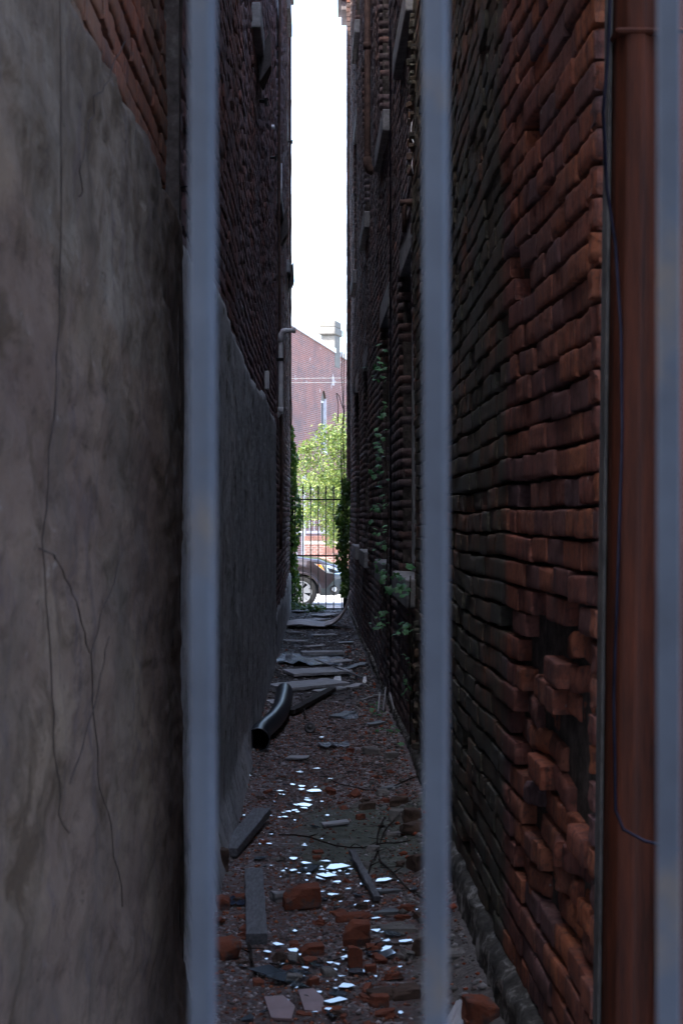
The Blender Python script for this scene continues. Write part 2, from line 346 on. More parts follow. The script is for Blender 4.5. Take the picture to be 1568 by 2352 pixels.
def brick_obj(side, B, name, mats, parent, depth, jit, fine, rnd=.012, lump=.004, face=None, tilt=.0, twist=0, shift=0):
    """B rows -> bricks; fine: grid columns"""
    N = len(B)
    if fine:
        us = np.array([0, 0, .018, .07, .18, .29, .4, .5, .6, .71, .82, .93, .982, 1, 1.]); vs_ = np.array([0, 0, .05, .2, .4, .6, .8, .95, 1, 1.])
    else:
        us = np.array([0, .04, .96, 1.]); vs_ = np.array([0, .09, .91, 1.])
    nu, nv = len(us), len(vs_)
    U, Vv = np.meshgrid(us, vs_, indexing='ij')
    y0, y1, z0, z1, dp = [B[:, i][:, None, None] for i in range(5)]
    h = z1 - z0
    dz = rng.normal(0, .0025 if fine else .0015, (N, 1, 1)); dl = rng.normal(0, .002, (N, 1, 1))
    Y = y0 + (y1 - y0) * U[None] + dl; Z = z0 + h * Vv[None] + dz
    tw = rng.normal(0, twist or .008, (N, 1, 1)); Z = Z + tw * (Y - (y0 + y1) / 2)
    off = shift + rng.normal(0, jit, (N, 1, 1)) + np.zeros_like(Y)
    off += rng.normal(0, tilt if tilt else .015, (N, 1, 1)) * (Y - (y0 + y1) / 2)
    if fine:
        eu = np.minimum(U, 1 - U)[None] * (y1 - y0); ev = np.minimum(Vv, 1 - Vv)[None] * h
        rr = rnd * (0.6 + rng.random((N, 1, 1)) * 1.1) + .004 * (rng.random((N, 1, 1)) < .15)
        off = off - rr * (np.clip(1 - eu / (rr * 1.4), 0, 1) ** 2 + np.clip(1 - ev / (rr * 1.4), 0, 1) ** 2)
        # shrink outline corners
        k = .05 * np.clip(1 - eu / .012, 0, 1); Z = Z + (.5 - Vv)[None] * 2 * k * h * .35
        ph = rng.random((N, 1, 1)) * 40
        off += lump * (np.sin(Y * 61 + ph) * np.sin(Z * 83 + ph * 1.7) + .6 * np.sin(Y * 140 + Z * 30 + ph) + .5 * np.sin(Z * 190 + ph * 2 + Y * 40))
        Z = Z + .0010 * np.sin(Y * 70 + ph * 1.3) + .0010 * np.sin(Y * 170 + ph); Y = Y + .002 * np.sin(Z * 120 + ph)
        er = (rng.random((N, 1, 1)) < .12) * rng.random((N, 1, 1)) * (18 * lump); off -= er
        cx_ = rng.random((N, 1, 1)) * (y1 - y0) + y0; off -= (rng.random((N, 1, 1)) < .3) * (7 * lump) * np.clip(1 - np.abs(Y - cx_) / .035, 0, 1)
    ring = (U == 0) | (U == 1) | (Vv == 0) | (Vv == 1)
    if fine:
        ii, jj = np.meshgrid(range(nu), range(nv), indexing='ij'); ring = (ii == 0) | (jj == 0) | (ii == nu - 1) | (jj == nv - 1)
    back = -depth - .012 - dp
    off = np.where(ring[None], back, off)
    Z = Z + zwarp(Y, Z)
    if face is None:
        X = (np.interp(Y, RN[0], RN[1]) if side == 'R' else LA + LM * Y) + SG[side] * (off + bulge(side, Y, Z))
        P = np.stack([X, Y, Z], -1)
    else: P = face(Y, Z, off)
    idx = np.arange(nu * nv).reshape(nu, nv)
    q = np.stack([idx[:-1, :-1], idx[1:, :-1], idx[1:, 1:], idx[:-1, 1:]], -1).reshape(-1, 4)
    if (side == 'R') != (face is not None): q = q[:, ::-1]
    Fq = (q[None] + (np.arange(N) * nu * nv)[:, None, None]).reshape(-1, 4)
    tint = np.repeat(np.clip(rng.beta(1.6, 1.6, N), 0, 1), nu * nv)
    o = npmesh(name, P, Fq, mats, parent, fine, tint)
    if fine:
        side_f = ring[np.unravel_index(q, (nu, nv))].any(1) if False else ring.ravel()[q].any(1)
        o.data.polygons.foreach_set('use_smooth', np.tile(~side_f, N))
    return o
def mortar_plane(side, y0, y1, z0, z1, holes, off, b, mi=0):
    ysb = sorted({y0, y1, *[h for H in holes for h in H[:2]]}); zsb = sorted({z0, z1, *[h for H in holes for h in H[2:]]})
    ysb = [v for v in ysb if y0 <= v <= y1]; zsb = [v for v in zsb if z0 <= v <= z1]
    def sub(l, st):
        o = []
        for a, c in zip(l[:-1], l[1:]):
            n = max(1, int((c - a) / st)); o += [a + (c - a) * k / n for k in range(n)]
        return o + [l[-1]]
    ysb = sub(ysb, .25); zsb = sub(zsb, .3)
    P = lambda y, z: (WX(side, y) + SG[side] * (off + float(bulge(side, y, z))), y, z)
    for a, c in zip(ysb[:-1], ysb[1:]):
        for p, q in zip(zsb[:-1], zsb[1:]):
            if any(a >= h[0] - 1e-6 and c <= h[1] + 1e-6 and p >= h[2] - 1e-6 and q <= h[3] + 1e-6 for h in holes): continue
            f = (0, 1, 2, 3) if side == 'R' else (3, 2, 1, 0)
            b.add([P(a, p), P(a, q), P(c, q), P(c, p)], [f], mi)
    for (h0, h1, hz0, hz1) in holes:      # mortar reveals behind the bricks
        if h0 < y0 or h1 > y1: continue
        for yy, dy in ((h0, -.006), (h1, .006)):
            for p, q in ((hz0, hz1),):
                A = [WX(side, yy) + SG[side] * o_ for o_ in (off, -.2)]
                b.add([(A[0], yy + dy, p), (A[0], yy + dy, q), (A[1], yy + dy, q), (A[1], yy + dy, p)], [(0, 1, 2, 3)], mi)
        for zz in (hz0 - .004, hz1 + .004):
            A = [(WX(side, yy) + SG[side] * o_, yy, zz) for yy, o_ in ((h0, off), (h1, off), (h1, -.2), (h0, -.2))]
            b.add(A, [(0, 1, 2, 3)], mi)
def window_part(side, parent, y0, y1, z0, z1, sill=True, lintel=True, broken=False, sash=True):
    s = SG[side]
    def bx(b, ya, yb, za, zb, oa, ob, mi=0):
        c = []
        for yy in (ya, yb):
            for oo in (oa, ob):
                for zz in (za, zb): c.append((WX(side, yy) + s * oo, yy, zz))
        b.add(c, [(0, 1, 3, 2), (4, 6, 7, 5), (0, 4, 5, 1), (2, 3, 7, 6), (0, 2, 6, 4), (1, 5, 7, 3)], mi)
    b = MB(); fw = .07
    bx(b, y0, y0 + fw, z0, z1, -.14, -.085); bx(b, y1 - fw, y1, z0, z1, -.14, -.085)
    bx(b, y0 + fw, y1 - fw, z0, z0 + fw, -.14, -.085); bx(b, y0 + fw, y1 - fw, z1 - fw, z1, -.14, -.085)
    bx(b, y0 + fw, y1 - fw, (z0 + z1) / 2 - .025, (z0 + z1) / 2 + .025, -.138, -.10)
    win = b.build('window', M_frame, parent, bevel=.004)
    b = MB(); bx(b, y0 + .05, y1 - .05, z0 + .05, z1 - .05, -.135, -.125); b.build('pane', M_pane, win)
    if sill:
        b = MB(); bx(b, y0 - .09, y1 + .09, z0 - .19, z0 - .002, -.14, .055); b.build('sill', M_stone, win, bevel=.012)
    if lintel:
        b = MB(); bx(b, y0 - .1, y1 + .1, z1 + .002, z1 + .21, -.14, .006); b.build('lintel', M_stone, win, bevel=.006)
    return win
# right building: near pier (3.7-5.1) and long wall (5.1-24)
GW = [(9.4, 10.7), (12.3, 13.6), (16.4, 17.7), (19.5, 20.8)]
W2 = [(9.4, 10.7), (12.3, 13.6), (16.4, 17.7), (20.3, 21.5)]
W3 = [(19.6, 20.8)]
winR = [(a, b_, 1.17, 3.38) for a, b_ in GW] + [(a, b_, 5.08, 7.2) for a, b_ in W2] + [(a, b_, 8.4, 10.2) for a, b_ in W3]
holesR = [(a, b_, z0 - .19, z1 + .21) for a, b_, z0, z1 in winR]
HR = 11.3; HLf = 11.5
bodyR = empty('brick_building', (WX('R', 5.1), 5.1, 0), 'tall worn brick building along the right side with eroded red corner and stone sills', 'building', 'brick buildings lining the alley')
def plane_face(x0, y0, dx, dy):
    l = math.hypot(dx, dy); ux, uy = dx / l, dy / l; nx_, ny_ = -uy, ux
    if nx_ * -.5 + ny_ * -.5 < 0: nx_, ny_ = -nx_, -ny_
    return lambda Y, Z, off: np.stack([x0 + ux * Y + nx_ * off + .006 * np.sin(Z * 5), y0 + uy * Y + ny_ * off, Z], -1)
def broken(p, z): return p < 4.25 - .5 * abs(z - .85) and .45 < z < 1.30
def skipn(p, q, z):
    c_ = (p + q) / 2
    if broken(p, z): return random.random() < .20 or (abs(z - .93) < .07 and c_ < 3.75)
    return random.random() < (.03 if c_ < 4.6 else .008)
B = courses('R', 3.20, 9.3, -.1, 5.6, .0775, .215, holesR, .012, skipn)
zone = np.array([broken(b_[0], b_[2]) for b_ in B]) & (rng.random(len(B)) < .8)
nearm = (B[:, 0] < 4.6) & ~zone
brick_obj('R', B[nearm], 'wall', M_brick_near, bodyR, .05, .0035, True, .0020, .0007, tilt=.018)
brick_obj('R', B[zone], 'broken_brickwork', M_brick_near, bodyR, .05, .011, True, .0055, .0022, tilt=.16, twist=.13, shift=-.024)
brick_obj('R', B[(~zone) & (~nearm)], 'wall', M_brick_near, bodyR, .035, .0028, True, .0018, .0005, tilt=.012)
B = courses('R', .0, .75, -.1, 5.6, .0775, .215, [], .013, lambda p, q, z: random.random() < .03)
brick_obj('R', B, 'front_wall', M_brick_near, bodyR, .04, .004, True, .005, .0018, face=plane_face(.568, 3.2, 1, 0), tilt=.03)
B1 = courses('R', 3.2, 9.3, 5.62, 6.6, .0775, .215, holesR, .012); B2 = courses('R', 9.3, 17.9, -.1, 8.2, .0785, .215, holesR, .012)
B3 = courses('R', 17.9, 24.0, -.1, HR, .0785, .215, holesR, .012)
brick_obj('R', np.vstack([B1, B2, B3]), 'upper_wall', M_brick_right, bodyR, .012, .0028, False)
b = MB(); mortar_plane('R', 3.235, 9.3, -.3, 6.6, holesR, -.048, b); mortar_plane('R', 9.3, 17.9, -.3, 8.2, holesR, -.022, b); mortar_plane('R', 17.9, 23.98, -.3, HR, holesR, -.022, b)
X0 = WX('R', 3.2); 
b.prism([(X0 + .04, 3.235), (WX('R', 5.1) + .2, 5.10), (3.0, 5.10), (3.0, 3.235)], -.3, 6.6)
for ya_, yb_, zt_ in ((5.102, 9.3, 6.6), (9.302, 17.9, 8.2), (17.902, 23.98, HR)):  # unseen tops stepped lower towards the camera to let sky into the alley
    b.prism([(WX('R', ya_) + .2, ya_), (WX('R', yb_) + .2, yb_), (8, yb_), (8, ya_)], -.3, zt_)
    b.prism([(WX('R', ya_) + .025, ya_), (WX('R', yb_) + .025, yb_), (WX('R', yb_) + .3, yb_), (WX('R', ya_) + .3, ya_)], zt_ + .004, zt_ + .05)
b.box2((WX('R', 24) + .01, 23.9, -.3), (WX('R', 24) + .25, 23.97, HR)); b.box2((WX('R', 17.9) + .03, 17.88, 8.2), (WX('R', 17.9) + .25, 17.9, HR)); b.box2((WX('R', 9.3) + .05, 9.28, 6.6), (WX('R', 9.3) + .25, 9.3, 8.2))
b.build('core', M_mortar_d, bodyR)
for (a, c, z0, z1) in winR: window_part('R', bodyR, a, c, z0, z1)
# red patch of spalled brick under upper near window
def streak(side, y0, y1, z0, z1, n, mat, parent, name, seed):
    r2 = np.random.default_rng(seed); b = MB()
    for k in range(n):
        y = r2.uniform(y0, y1); z = z0 + (z1 - z0) * r2.random(); l = r2.uniform(.03, .12); h = r2.uniform(.02, .05); e = r2.uniform(.012, .03)
        xx = WX(side, y) + SG[side] * (e - .02 + float(bulge(side, y, z)))
        M = Matrix.Rotation(r2.normal(0, .2), 3, 'X') @ Matrix.Rotation(r2.normal(0, .3), 3, 'Z'); b.box((xx, y, z), (.045, l, h), rot=M)
    return b.build(name, mat, parent, bevel=.006)
streak('R', 8.9, 9.38, 3.7, 4.85, 34, M_brick_near, bodyR, 'spalled_brickwork', 3)
streak('R', 8.6, 9.38, .1, .95, 34, M_brick_near, bodyR, 'spalled_brickwork', 4)
# end pier + cornice
b = MB()
for k in range(118):
    z = 1.95 + k * .079; b.box((WX('R', 23.7) - .03 + .1, 23.72, z), (.24 + random.uniform(-.006, .006), .5, .07))
b.build('corner_pier', M_brick_right, bodyR, bevel=.004)
b = MB(); xr = WX('R', 24)
b.box2((xr - .13, 23.55, 9.95), (7, 24.3, 10.12)); b.box2((xr - .19, 23.5, 10.125), (7, 24.4, 10.9)); b.box2((xr - .24, 23.45, 10.905), (7, 24.5, 11.4))
b.build('cornice', simple('painted_cornice', (.20, .175, .18), .6, sc=5), bodyR, bevel=.01)
# left buildings
near_l = empty('brick_building', (LA + LM * 2, 2.0, 0), 'nearer left building of stained tan stucco below and red brick above', 'building', 'brick buildings lining the alley')
B = courses('L', 1.9, 4.56, 2.3, 4.6, .079, .215, [], .015); brick_obj('L', B, 'wall', M_brick_leftnear, near_l, .022, .002, True, .003, .0007)
def stucco(y0, y1, step, zt, name, mat, parent, off, amp, seed, ragged=.10):
    ysn = np.arange(y0, y1 + step * .5, step); zsn = np.arange(-.15, zt + .45, step); V = []; keep = {}
    for i, yy in enumerate(ysn):
        top = zt + ragged * 2.2 * fbm(yy, seed, 3, 2, .7) + .05 * fbm(yy, seed, 9, 3, 5) + (.03 * math.sin(yy * 1.1 + seed))
        for j, zz in enumerate(zsn):
            z = min(zz, top); edge = max(0, 1 - (top - z) / .05)
            n = amp * (fbm(yy * .6, z * .9, seed, 4, 2.2) + .75 * fbm(yy * .6, z, seed + 9, 3, 7) + .3 * fbm(yy * .6, z, seed + 4, 2, 26) - .5 * max(0, fbm(yy * .5, z, seed + 14, 2, 12) - .28) * 3)
            flare = (.05 if yy < 9 else .012) * max(0, 1 - z / .22)
            V.append((LA + LM * yy + off * (1 - edge) + n + flare + .004 - .02 * edge, yy, z))
    nz = len(zsn); idx = np.arange(len(V)).reshape(len(ysn), nz)
    q = np.stack([idx[:-1, :-1], idx[:-1, 1:], idx[1:, 1:], idx[1:, :-1]], -1).reshape(-1, 4)
    V = np.array(V); zz = V[q][:, :, 2]; q = q[(zz.max(1) - zz.min(1)) > 1e-5]
    return npmesh(name, V, q, mat, parent, True)
B = courses('L', 1.9, 4.56, 4.62, 7.0, .079, .215, [], .012); brick_obj('L', B, 'upper_wall', M_brick_leftnear, near_l, .014, .004, False)
stucco(1.9, 4.56, .016, 2.60, 'stucco', M_stucco_near, near_l, .035, .024, 2.0, .05)
b = MB(); mortar_plane('L', 1.9, 4.56, -.3, 7.0, [], -.03, b); b.box2((-8, 1.9, -.3), (LA + LM * 1.9 - .08, 4.55, 7.0))  # unseen top kept high enough to block sun from the near right wall
b.box2((LA + LM * 4.5 - .3, 4.545, -.3), (LA + LM * 4.5 + .03, 4.565, 7.0)); b.build('core', M_mortar, near_l)
far_l = empty('brick_building', (LA + LM * 4.6, 4.6, 0), 'tall left building of dark brick over grey parging running back to the far gate', 'building', 'brick buildings lining the alley')
winL = [(10.5, 11.7, 5.35, 7.4), (16.4, 17.6, 5.35, 7.4), (21.0, 22.1, 5.35, 7.4), (16.4, 17.6, 9.4, 11.1), (21.5, 22.6, 9.4, 11.1)]
holesL = [(a, c, z0 - .19, z1 + .21) for a, c, z0, z1 in winL]
B = courses('L', 4.62, 8.6, 2.3, 5.6, .079, .215, holesL, .014); brick_obj('L', B, 'wall', M_brick_left, far_l, .02, .002, True, .003, .0007)
B1 = courses('L', 4.62, 8.6, 5.62, 7.4, .079, .215, holesL, .011); B2 = np.vstack([courses('L', 8.6, 14.0, -.1, 9.3, .079, .215, holesL, .011), courses('L', 14.0, 24.0, -.1, HLf, .079, .215, holesL, .011)])
brick_obj('L', np.vstack([B1, B2]), 'upper_wall', M_brick_left, far_l, .012, .0030, False)
stucco(4.62, 15.2, .03, 2.60, 'parging', M_stucco_far, far_l, .02, .009, 6.0, .05)
stucco(15.21, 23.9, .06, .55, 'base_parging', M_stucco_far, far_l, .02, .012, 8.0, .12)
b = MB()
for ya_, yb_, zt_ in ((4.62, 8.6, 7.4), (8.602, 14.0, 9.3), (14.002, 23.98, HLf)):  # unseen tops stepped to admit sky yet keep sun off the right wall
    mortar_plane('L', ya_, yb_, -.3, zt_, holesL, -.02, b)
    b.prism([(WX('L', ya_) - .2, ya_), (WX('L', yb_) - .2, yb_), (-9, yb_), (-9, ya_)], -.3, zt_)
    b.prism([(WX('L', ya_) - .025, ya_), (WX('L', yb_) - .025, yb_), (WX('L', yb_) - .3, yb_), (WX('L', ya_) - .3, ya_)], zt_ + .004, zt_ + .05)
b.box2((LA + LM * 24 - .25, 23.9, -.3), (LA + LM * 24 - .012, 23.97, HLf)); b.box2((LA + LM * 4.6 - .25, 4.60, -.3), (LA + LM * 4.6 - .02, 4.618, 7.4))
b.box2((WX('L', 8.6) - .25, 8.58, 7.4), (WX('L', 8.6) - .02, 8.6, 9.3)); b.box2((WX('L', 14) - .25, 13.98, 9.3), (WX('L', 14) - .02, 14.0, HLf))
b.build('core', M_mortar_d, far_l)
for (a, c, z0, z1) in winL: window_part('L', far_l, a, c, z0, z1)
b = MB(); xl = WX('L', 24)
b.box2((-8, 23.6, 10.3), (xl + .05, 24.3, 10.5)); b.box2((-8, 23.5, 10.505), (xl + .10, 24.4, 11.6)); b.build('cornice', M_wood_dark, far_l, bevel=.01)
for (ya, yb, z0) in ((10.9, 11.5, 5.0), (16.9, 17.7, 4.9), (21.1, 21.6, 5.0)):      # hanging remnants of old shutters
    b = MB(); x0 = WX('L', ya)
    b.prism([(0, 0), (.17, .06), (.15, .24), (.03, .30)], 0, .62, fn=lambda v, x0=x0, ya=ya, z0=z0: Vector((x0 + .02 + v.x * .55 * (1 - .4 * v.z), ya + v.y + .4 * v.z, z0 - .1 + v.z * .55 + v.x)))
    b.build('shutter_remnant', M_wood_dark, far_l)
# rubble foundation ledge at foot of right wall
V = []; ysn = np.arange(3.3, 24, .035)
prof = [(-.03, .23), (.0, .22), (.02, .205), (.033, .19), (.038, .16), (.036, .12), (.042, .07), (.05, .02), (.06, -.04)]
for yy in ysn:
    k = min(1, max(.28, (12 - yy) / 6)); 
    for j, (o_, zz) in enumerate(prof):
        n1 = fbm(yy, j * .3, 2, 4, 4.5) + .9 * fbm(yy, j * .8, 12, 3, 16); n2 = fbm(yy, j * .4, 7, 4, 5) + .5 * fbm(yy, j, 17, 3, 15)
        V.append((WX('R', yy) - o_ * (k * .8 + .3) - .022 * n1, yy, zz * k + .035 * n2))
nz = len(prof); idx = np.arange(len(V)).reshape(-1, nz)
q = np.stack([idx[:-1, :-1], idx[:-1, 1:], idx[1:, 1:], idx[1:, :-1]], -1).reshape(-1, 4)
t = NT('crumbling_lime_footing'); cc = t.ramp(t.noise(9, 9, .75, dist=.5), [(.40, (.045, .042, .038)), (.52, (.11, .105, .095)), (.60, (.38, .37, .35))]); t.bump(t.noise(40, 9, .8), .9, .015)
npmesh('footing', V, q, t.out(cc, .92), bodyR, True)
# unseen building added behind the camera to shade the gate, pale to bounce light
far_s = empty('brick_building', (0, -6, 0), 'unseen plain brick building added behind the camera to shade the gate', 'building')
t = NT('plain_brick'); bt = t.n.new('ShaderNodeTexBrick'); t.L(t.mapping((1, 1, 1), (R(90), 0, 0)), bt.inputs[0]); bt.inputs['Scale'].default_value = 1
bt.inputs['Brick Width'].default_value = .215; bt.inputs['Row Height'].default_value = .078; bt.inputs['Mortar Size'].default_value = .008
bt.inputs['Color1'].default_value = (.50, .46, .42, 1); bt.inputs['Color2'].default_value = (.44, .40, .37, 1); bt.inputs['Mortar'].default_value = (.3, .28, .26, 1)
M_plain = t.out(bt.outputs[0], .9)
b = MB(); b.box2((-26, -14, -.5), (7, -6, 21)); b.build('wall', M_plain, far_s)

# ---------------------------------------------------------------- near barred gate
gate = empty('barred_gate', (0.05, .77, 0), 'out of focus blue grey barred gate right in front of the viewer', 'gate')
for k in range(-3, 5):
    xk = -.0748 + k * .1259; b = MB(); ln = .0006 * k
    b.box((xk, .77, 1.22), (.0122, .0122, 2.3), rz=R(-14 - k)); b.build('bar', M_gatebar, gate, bevel=.0016)
for zz in (.12, 2.32):
    b = MB(); b.box((.05, .788, zz), (1.06, .016, .035)); b.build('rail', M_gatebar, gate, bevel=.002)
for xx in (-.505, .605):
    b = MB(); b.box((xx, .785, 1.22), (.045, .045, 2.5)); b.build('post', M_gatebar, gate, bevel=.004)
b = MB(); b.box2((-1.2, .70, -.1), (1.3, .90, -.015)); b.build('sill_slab', M_stone, gate)

# ---------------------------------------------------------------- rust red post, cable
post = empty('steel_post', (.62, 3.0, 0), 'tall rust red painted post standing against the brick corner', 'post')
b = MB(); ax = .108
pts = []
poly = [(-.062, -.03), (-.045, -.055), (-.01, -.058), (.0, -.046), (.03, -.046), (.04, -.058), (.085, -.058), (.10, -.04), (.10, .05), (-.062, .05)]
def lean(v): return Vector((.628 + v.x + .012 * (v.z - 1.6), 3.02 + v.y, v.z))
b.prism(poly, -.05, 3.3, fn=lean); b.build('shaft', M_rust, post, bevel=.006)
b = MB(); b.box2((-.073, .0, 0), (-.064, .055, 3.3)); b.v = [tuple(lean(Vector(v))) for v in b.v]; b.build('edge_trim', M_frame_d, post, bevel=.003)
for zz in (2.60,):
    b = MB(); b.box((.655, 3.015, zz), (.172, .113, .014)); b.build('strap', M_rust, post, bevel=.008)
b = MB(); P = [at(1402, -60, 2.84), at(1395, 120, 2.84), at(1384, 260, 2.84), at(1392, 430, 2.84), at(1412, 560, 2.84), at(1425, 760, 2.84), at(1428, 1000, 2.84), at(1418, 1300, 2.84), at(1408, 1600, 2.84), at(1412, 1860, 2.84), at(1430, 1905, 2.84), at(1480, 1932, 2.84), at(1560, 1950, 2.84)]
b.tube(P, .0034, 8); tag(b.build('cable', M_cable, smooth=True), 'thin dark cable drooping down the face of the rust red post', 'cable')

# ---------------------------------------------------------------- pipes and fixings on the walls
def pipe(name, pts, r, mat, label, cat, extra=None):
    root = empty(name, pts[0], label, cat)
    b = MB(); b.tube(pts, r, 14); b.build('tube', mat, root, True)
    return root
dp = 16.2; xw = WX('L', dp)
a1 = Vector((xw + .045, dp, 2.80)); a2 = Vector((xw + .045, dp, 3.60))
pv = pipe('waste_pipe', [Vector((xw - .05, dp, 2.70)), Vector((xw + .01, dp, 2.72)), a1 + Vector((-.005, 0, -.03)), a1, a2, a2 + Vector((.004, 0, .05)), a2 + Vector((.03, -.01, .085)), a2 + Vector((.16, -.04, .09))], .027, M_pvc, 'pale grey plastic waste pipe with elbow on the left wall', 'pipe')
b = MB(); b.tube([a2 + Vector((0, 0, -.04)), a2 + Vector((0, 0, .03)), a2 + Vector((.03, 0, .085)), a2 + Vector((.07, -.015, .088))], .034, 14); b.build('elbow', M_pvc, pv, True)
b = MB(); b.tube([a2 + Vector((.14, -.035, .09)), a2 + Vector((.165, -.042, .09))], .034, 14); b.build('socket', M_pvc, pv, True)
b = MB(); b.tube([a1 + Vector((0, 0, -.05)), a1 + Vector((0, 0, .02))], .034, 14); b.build('collar', M_pvc, pv, True)
b = MB(); b.box((xw + .03, dp, 3.36), (.10, .085, .035)); b.build('strap', M_iron, pv, bevel=.004)
b = MB(); y_ = 16.0
P = [Vector((WX('L', 16.2) + .035 + .012 * math.sin(z * .9), 16.15 + .3 * (1 - z / 9) * math.sin(z * .35), z)) for z in np.linspace(1.2, 9.5, 26)]
b.tube(P, .016, 8); tag(b.build('conduit', M_castiron, smooth=True), 'long thin brown conduit running up the left wall past the waste pipe', 'conduit')
b = MB(); P = [Vector((WX('L', 23.2) + .012, 23.2 + .02 * math.sin(z), z)) for z in np.linspace(3, 10, 10)]; b.tube(P, .02, 8)
tag(b.build('conduit', M_castiron, smooth=True), 'dark conduit near the far end of the left wall', 'conduit')
b = MB(); b.tube([Vector((LA + LM * 4.6 + .03 + .006 * math.sin(z * 4), 4.60 + .008 * math.sin(z * 3 + 1), z)) for z in np.linspace(-.05, 4.2, 40)], .009, 6)
tag(b.build('wall_cable', M_twig, smooth=True), 'dark stem running up the seam where the tan stucco ends', 'stem')
b = MB(); cc = at(425, 475, 4.62); b.tube([cc + Vector((-.055 * math.cos(a), .01 * math.sin(a * 2), .066 * math.sin(a))) for a in np.linspace(-1.5, 1.7, 18)], .003, 6)
tag(b.build('wire_loop', M_cable, smooth=True), 'thin looped wire sticking out beside the stucco edge', 'wire')
b = MB(); p = at(622, 292, 14.2); b.box((p.x + .0, p.y, p.z), (.03, .02, .02))
for k in range(3): b.tube([p + Vector((k * .017 - .01, 0, 0)), p + Vector((k * .017 + .002, 0, 0))], .026, 12)
tag(b.build('insulator', M_white, smooth=False), 'small ribbed white insulator high on the left wall', 'insulator')
for (px, py, d) in ((617, 362, 13.7), (667, 325, 22), (592, 232, 11.2)):
    b = MB(); p = at(px, py, d); p.x = WX('L', d) + .01
    b.tube([p, p + Vector((.05, 0, 0)), p + Vector((.065, 0, .02))], .014, 8); b.box(p + Vector((.055, 0, -.01)), (.02, .05, .05))
    lab = {617: 'dark iron bolt below the ribbed insulator', 667: 'dark iron bolt on the left wall edge against the sky', 592: 'dark iron bolt high on the left wall above the wire loop'}[px]
    tag(b.build('iron_bolt', M_iron), lab, 'bolt', 'iron bolts on the left wall')
b = MB(); p = at(604, 873, 12.6); b.box((WX('L', 12.6) + .02, 12.6, p.z), (.04, .05, .16)); tag(b.build('vent_block', M_pvc, bevel=.006), 'small pale upright block on the left wall just above the parging', 'block')
b = MB(); P = [at(641, 375, 16.4), at(640, 400, 16.4), at(637, 430, 16.3), at(635, 465, 16.3)]; b.tube([Vector((WX('L', q.y) + .05, q.y, q.z)) for q in P], .006, 6)
tag(b.build('pale_wire', M_white, smooth=True), 'short bright wire hanging beside the conduit on the left wall', 'wire')
# right wall cast iron soil pipe
d = 15.3; xr = WX('R', d); z0 = 1.59 + 800 * d / F
cp = pipe('soil_pipe', [Vector((xr - .055, d, 10.6)), Vector((xr - .055, d, z0 + .06)), Vector((xr - .05, d, z0)), Vector((xr - .02, d, z0 - .04)), Vector((xr + .06, d, z0 - .05))], .036, M_castiron, 'rusty cast iron soil pipe with elbow high on the right wall', 'pipe')
b = MB(); b.tube([Vector((xr - .055, d, z0 + .10)), Vector((xr - .055, d, z0 + .02)), Vector((xr - .03, d, z0 - .035)), Vector((xr + .01, d, z0 - .05))], .048, 14); b.build('elbow', M_castiron, cp, True)
for zz in (6.6, 8.6):
    b = MB(); b.tube([Vector((xr - .055, d, zz)), Vector((xr - .055, d, zz + .07))], .046, 14); b.build('joint', M_castiron, cp, True)
b = MB(); d = 9.15; p = Vector((WX('R', d), d, 3.36)); b.tube([p + Vector((.0, 0, .25)), p + Vector((-.06, 0, .25)), p + Vector((-.07, 0, .2)), p + Vector((-.07, 0, .05))], .016, 10); b.tube([p + Vector((-.10, 0, .24)), p + Vector((.01, 0, .24))], .02, 10)
tag(b.build('pipe_stub', M_castiron, smooth=True), 'short rusty pipe stub above the nearest right window', 'pipe')
b = MB(); d = 9.0; b.tube([Vector((WX('R', d) - .02 - .01 * math.sin(k * 1.3), d + .02 * k, 3.75 + .05 * k + .01 * math.sin(k * 2))) for k in range(9)], .003, 6)
tag(b.build('loose_wire', M_white, smooth=True), 'curly white wire above the pipe stub on the right wall', 'wire')
b = MB(); d = 11.6; b.tube([Vector((WX('R', d) - .02, d + .004 * k, .2 + .42 * k)) for k in range(14)], .007, 6)
tag(b.build('wall_cable', M_cable, smooth=True), 'straight dark cable running down the right wall between the windows', 'cable')

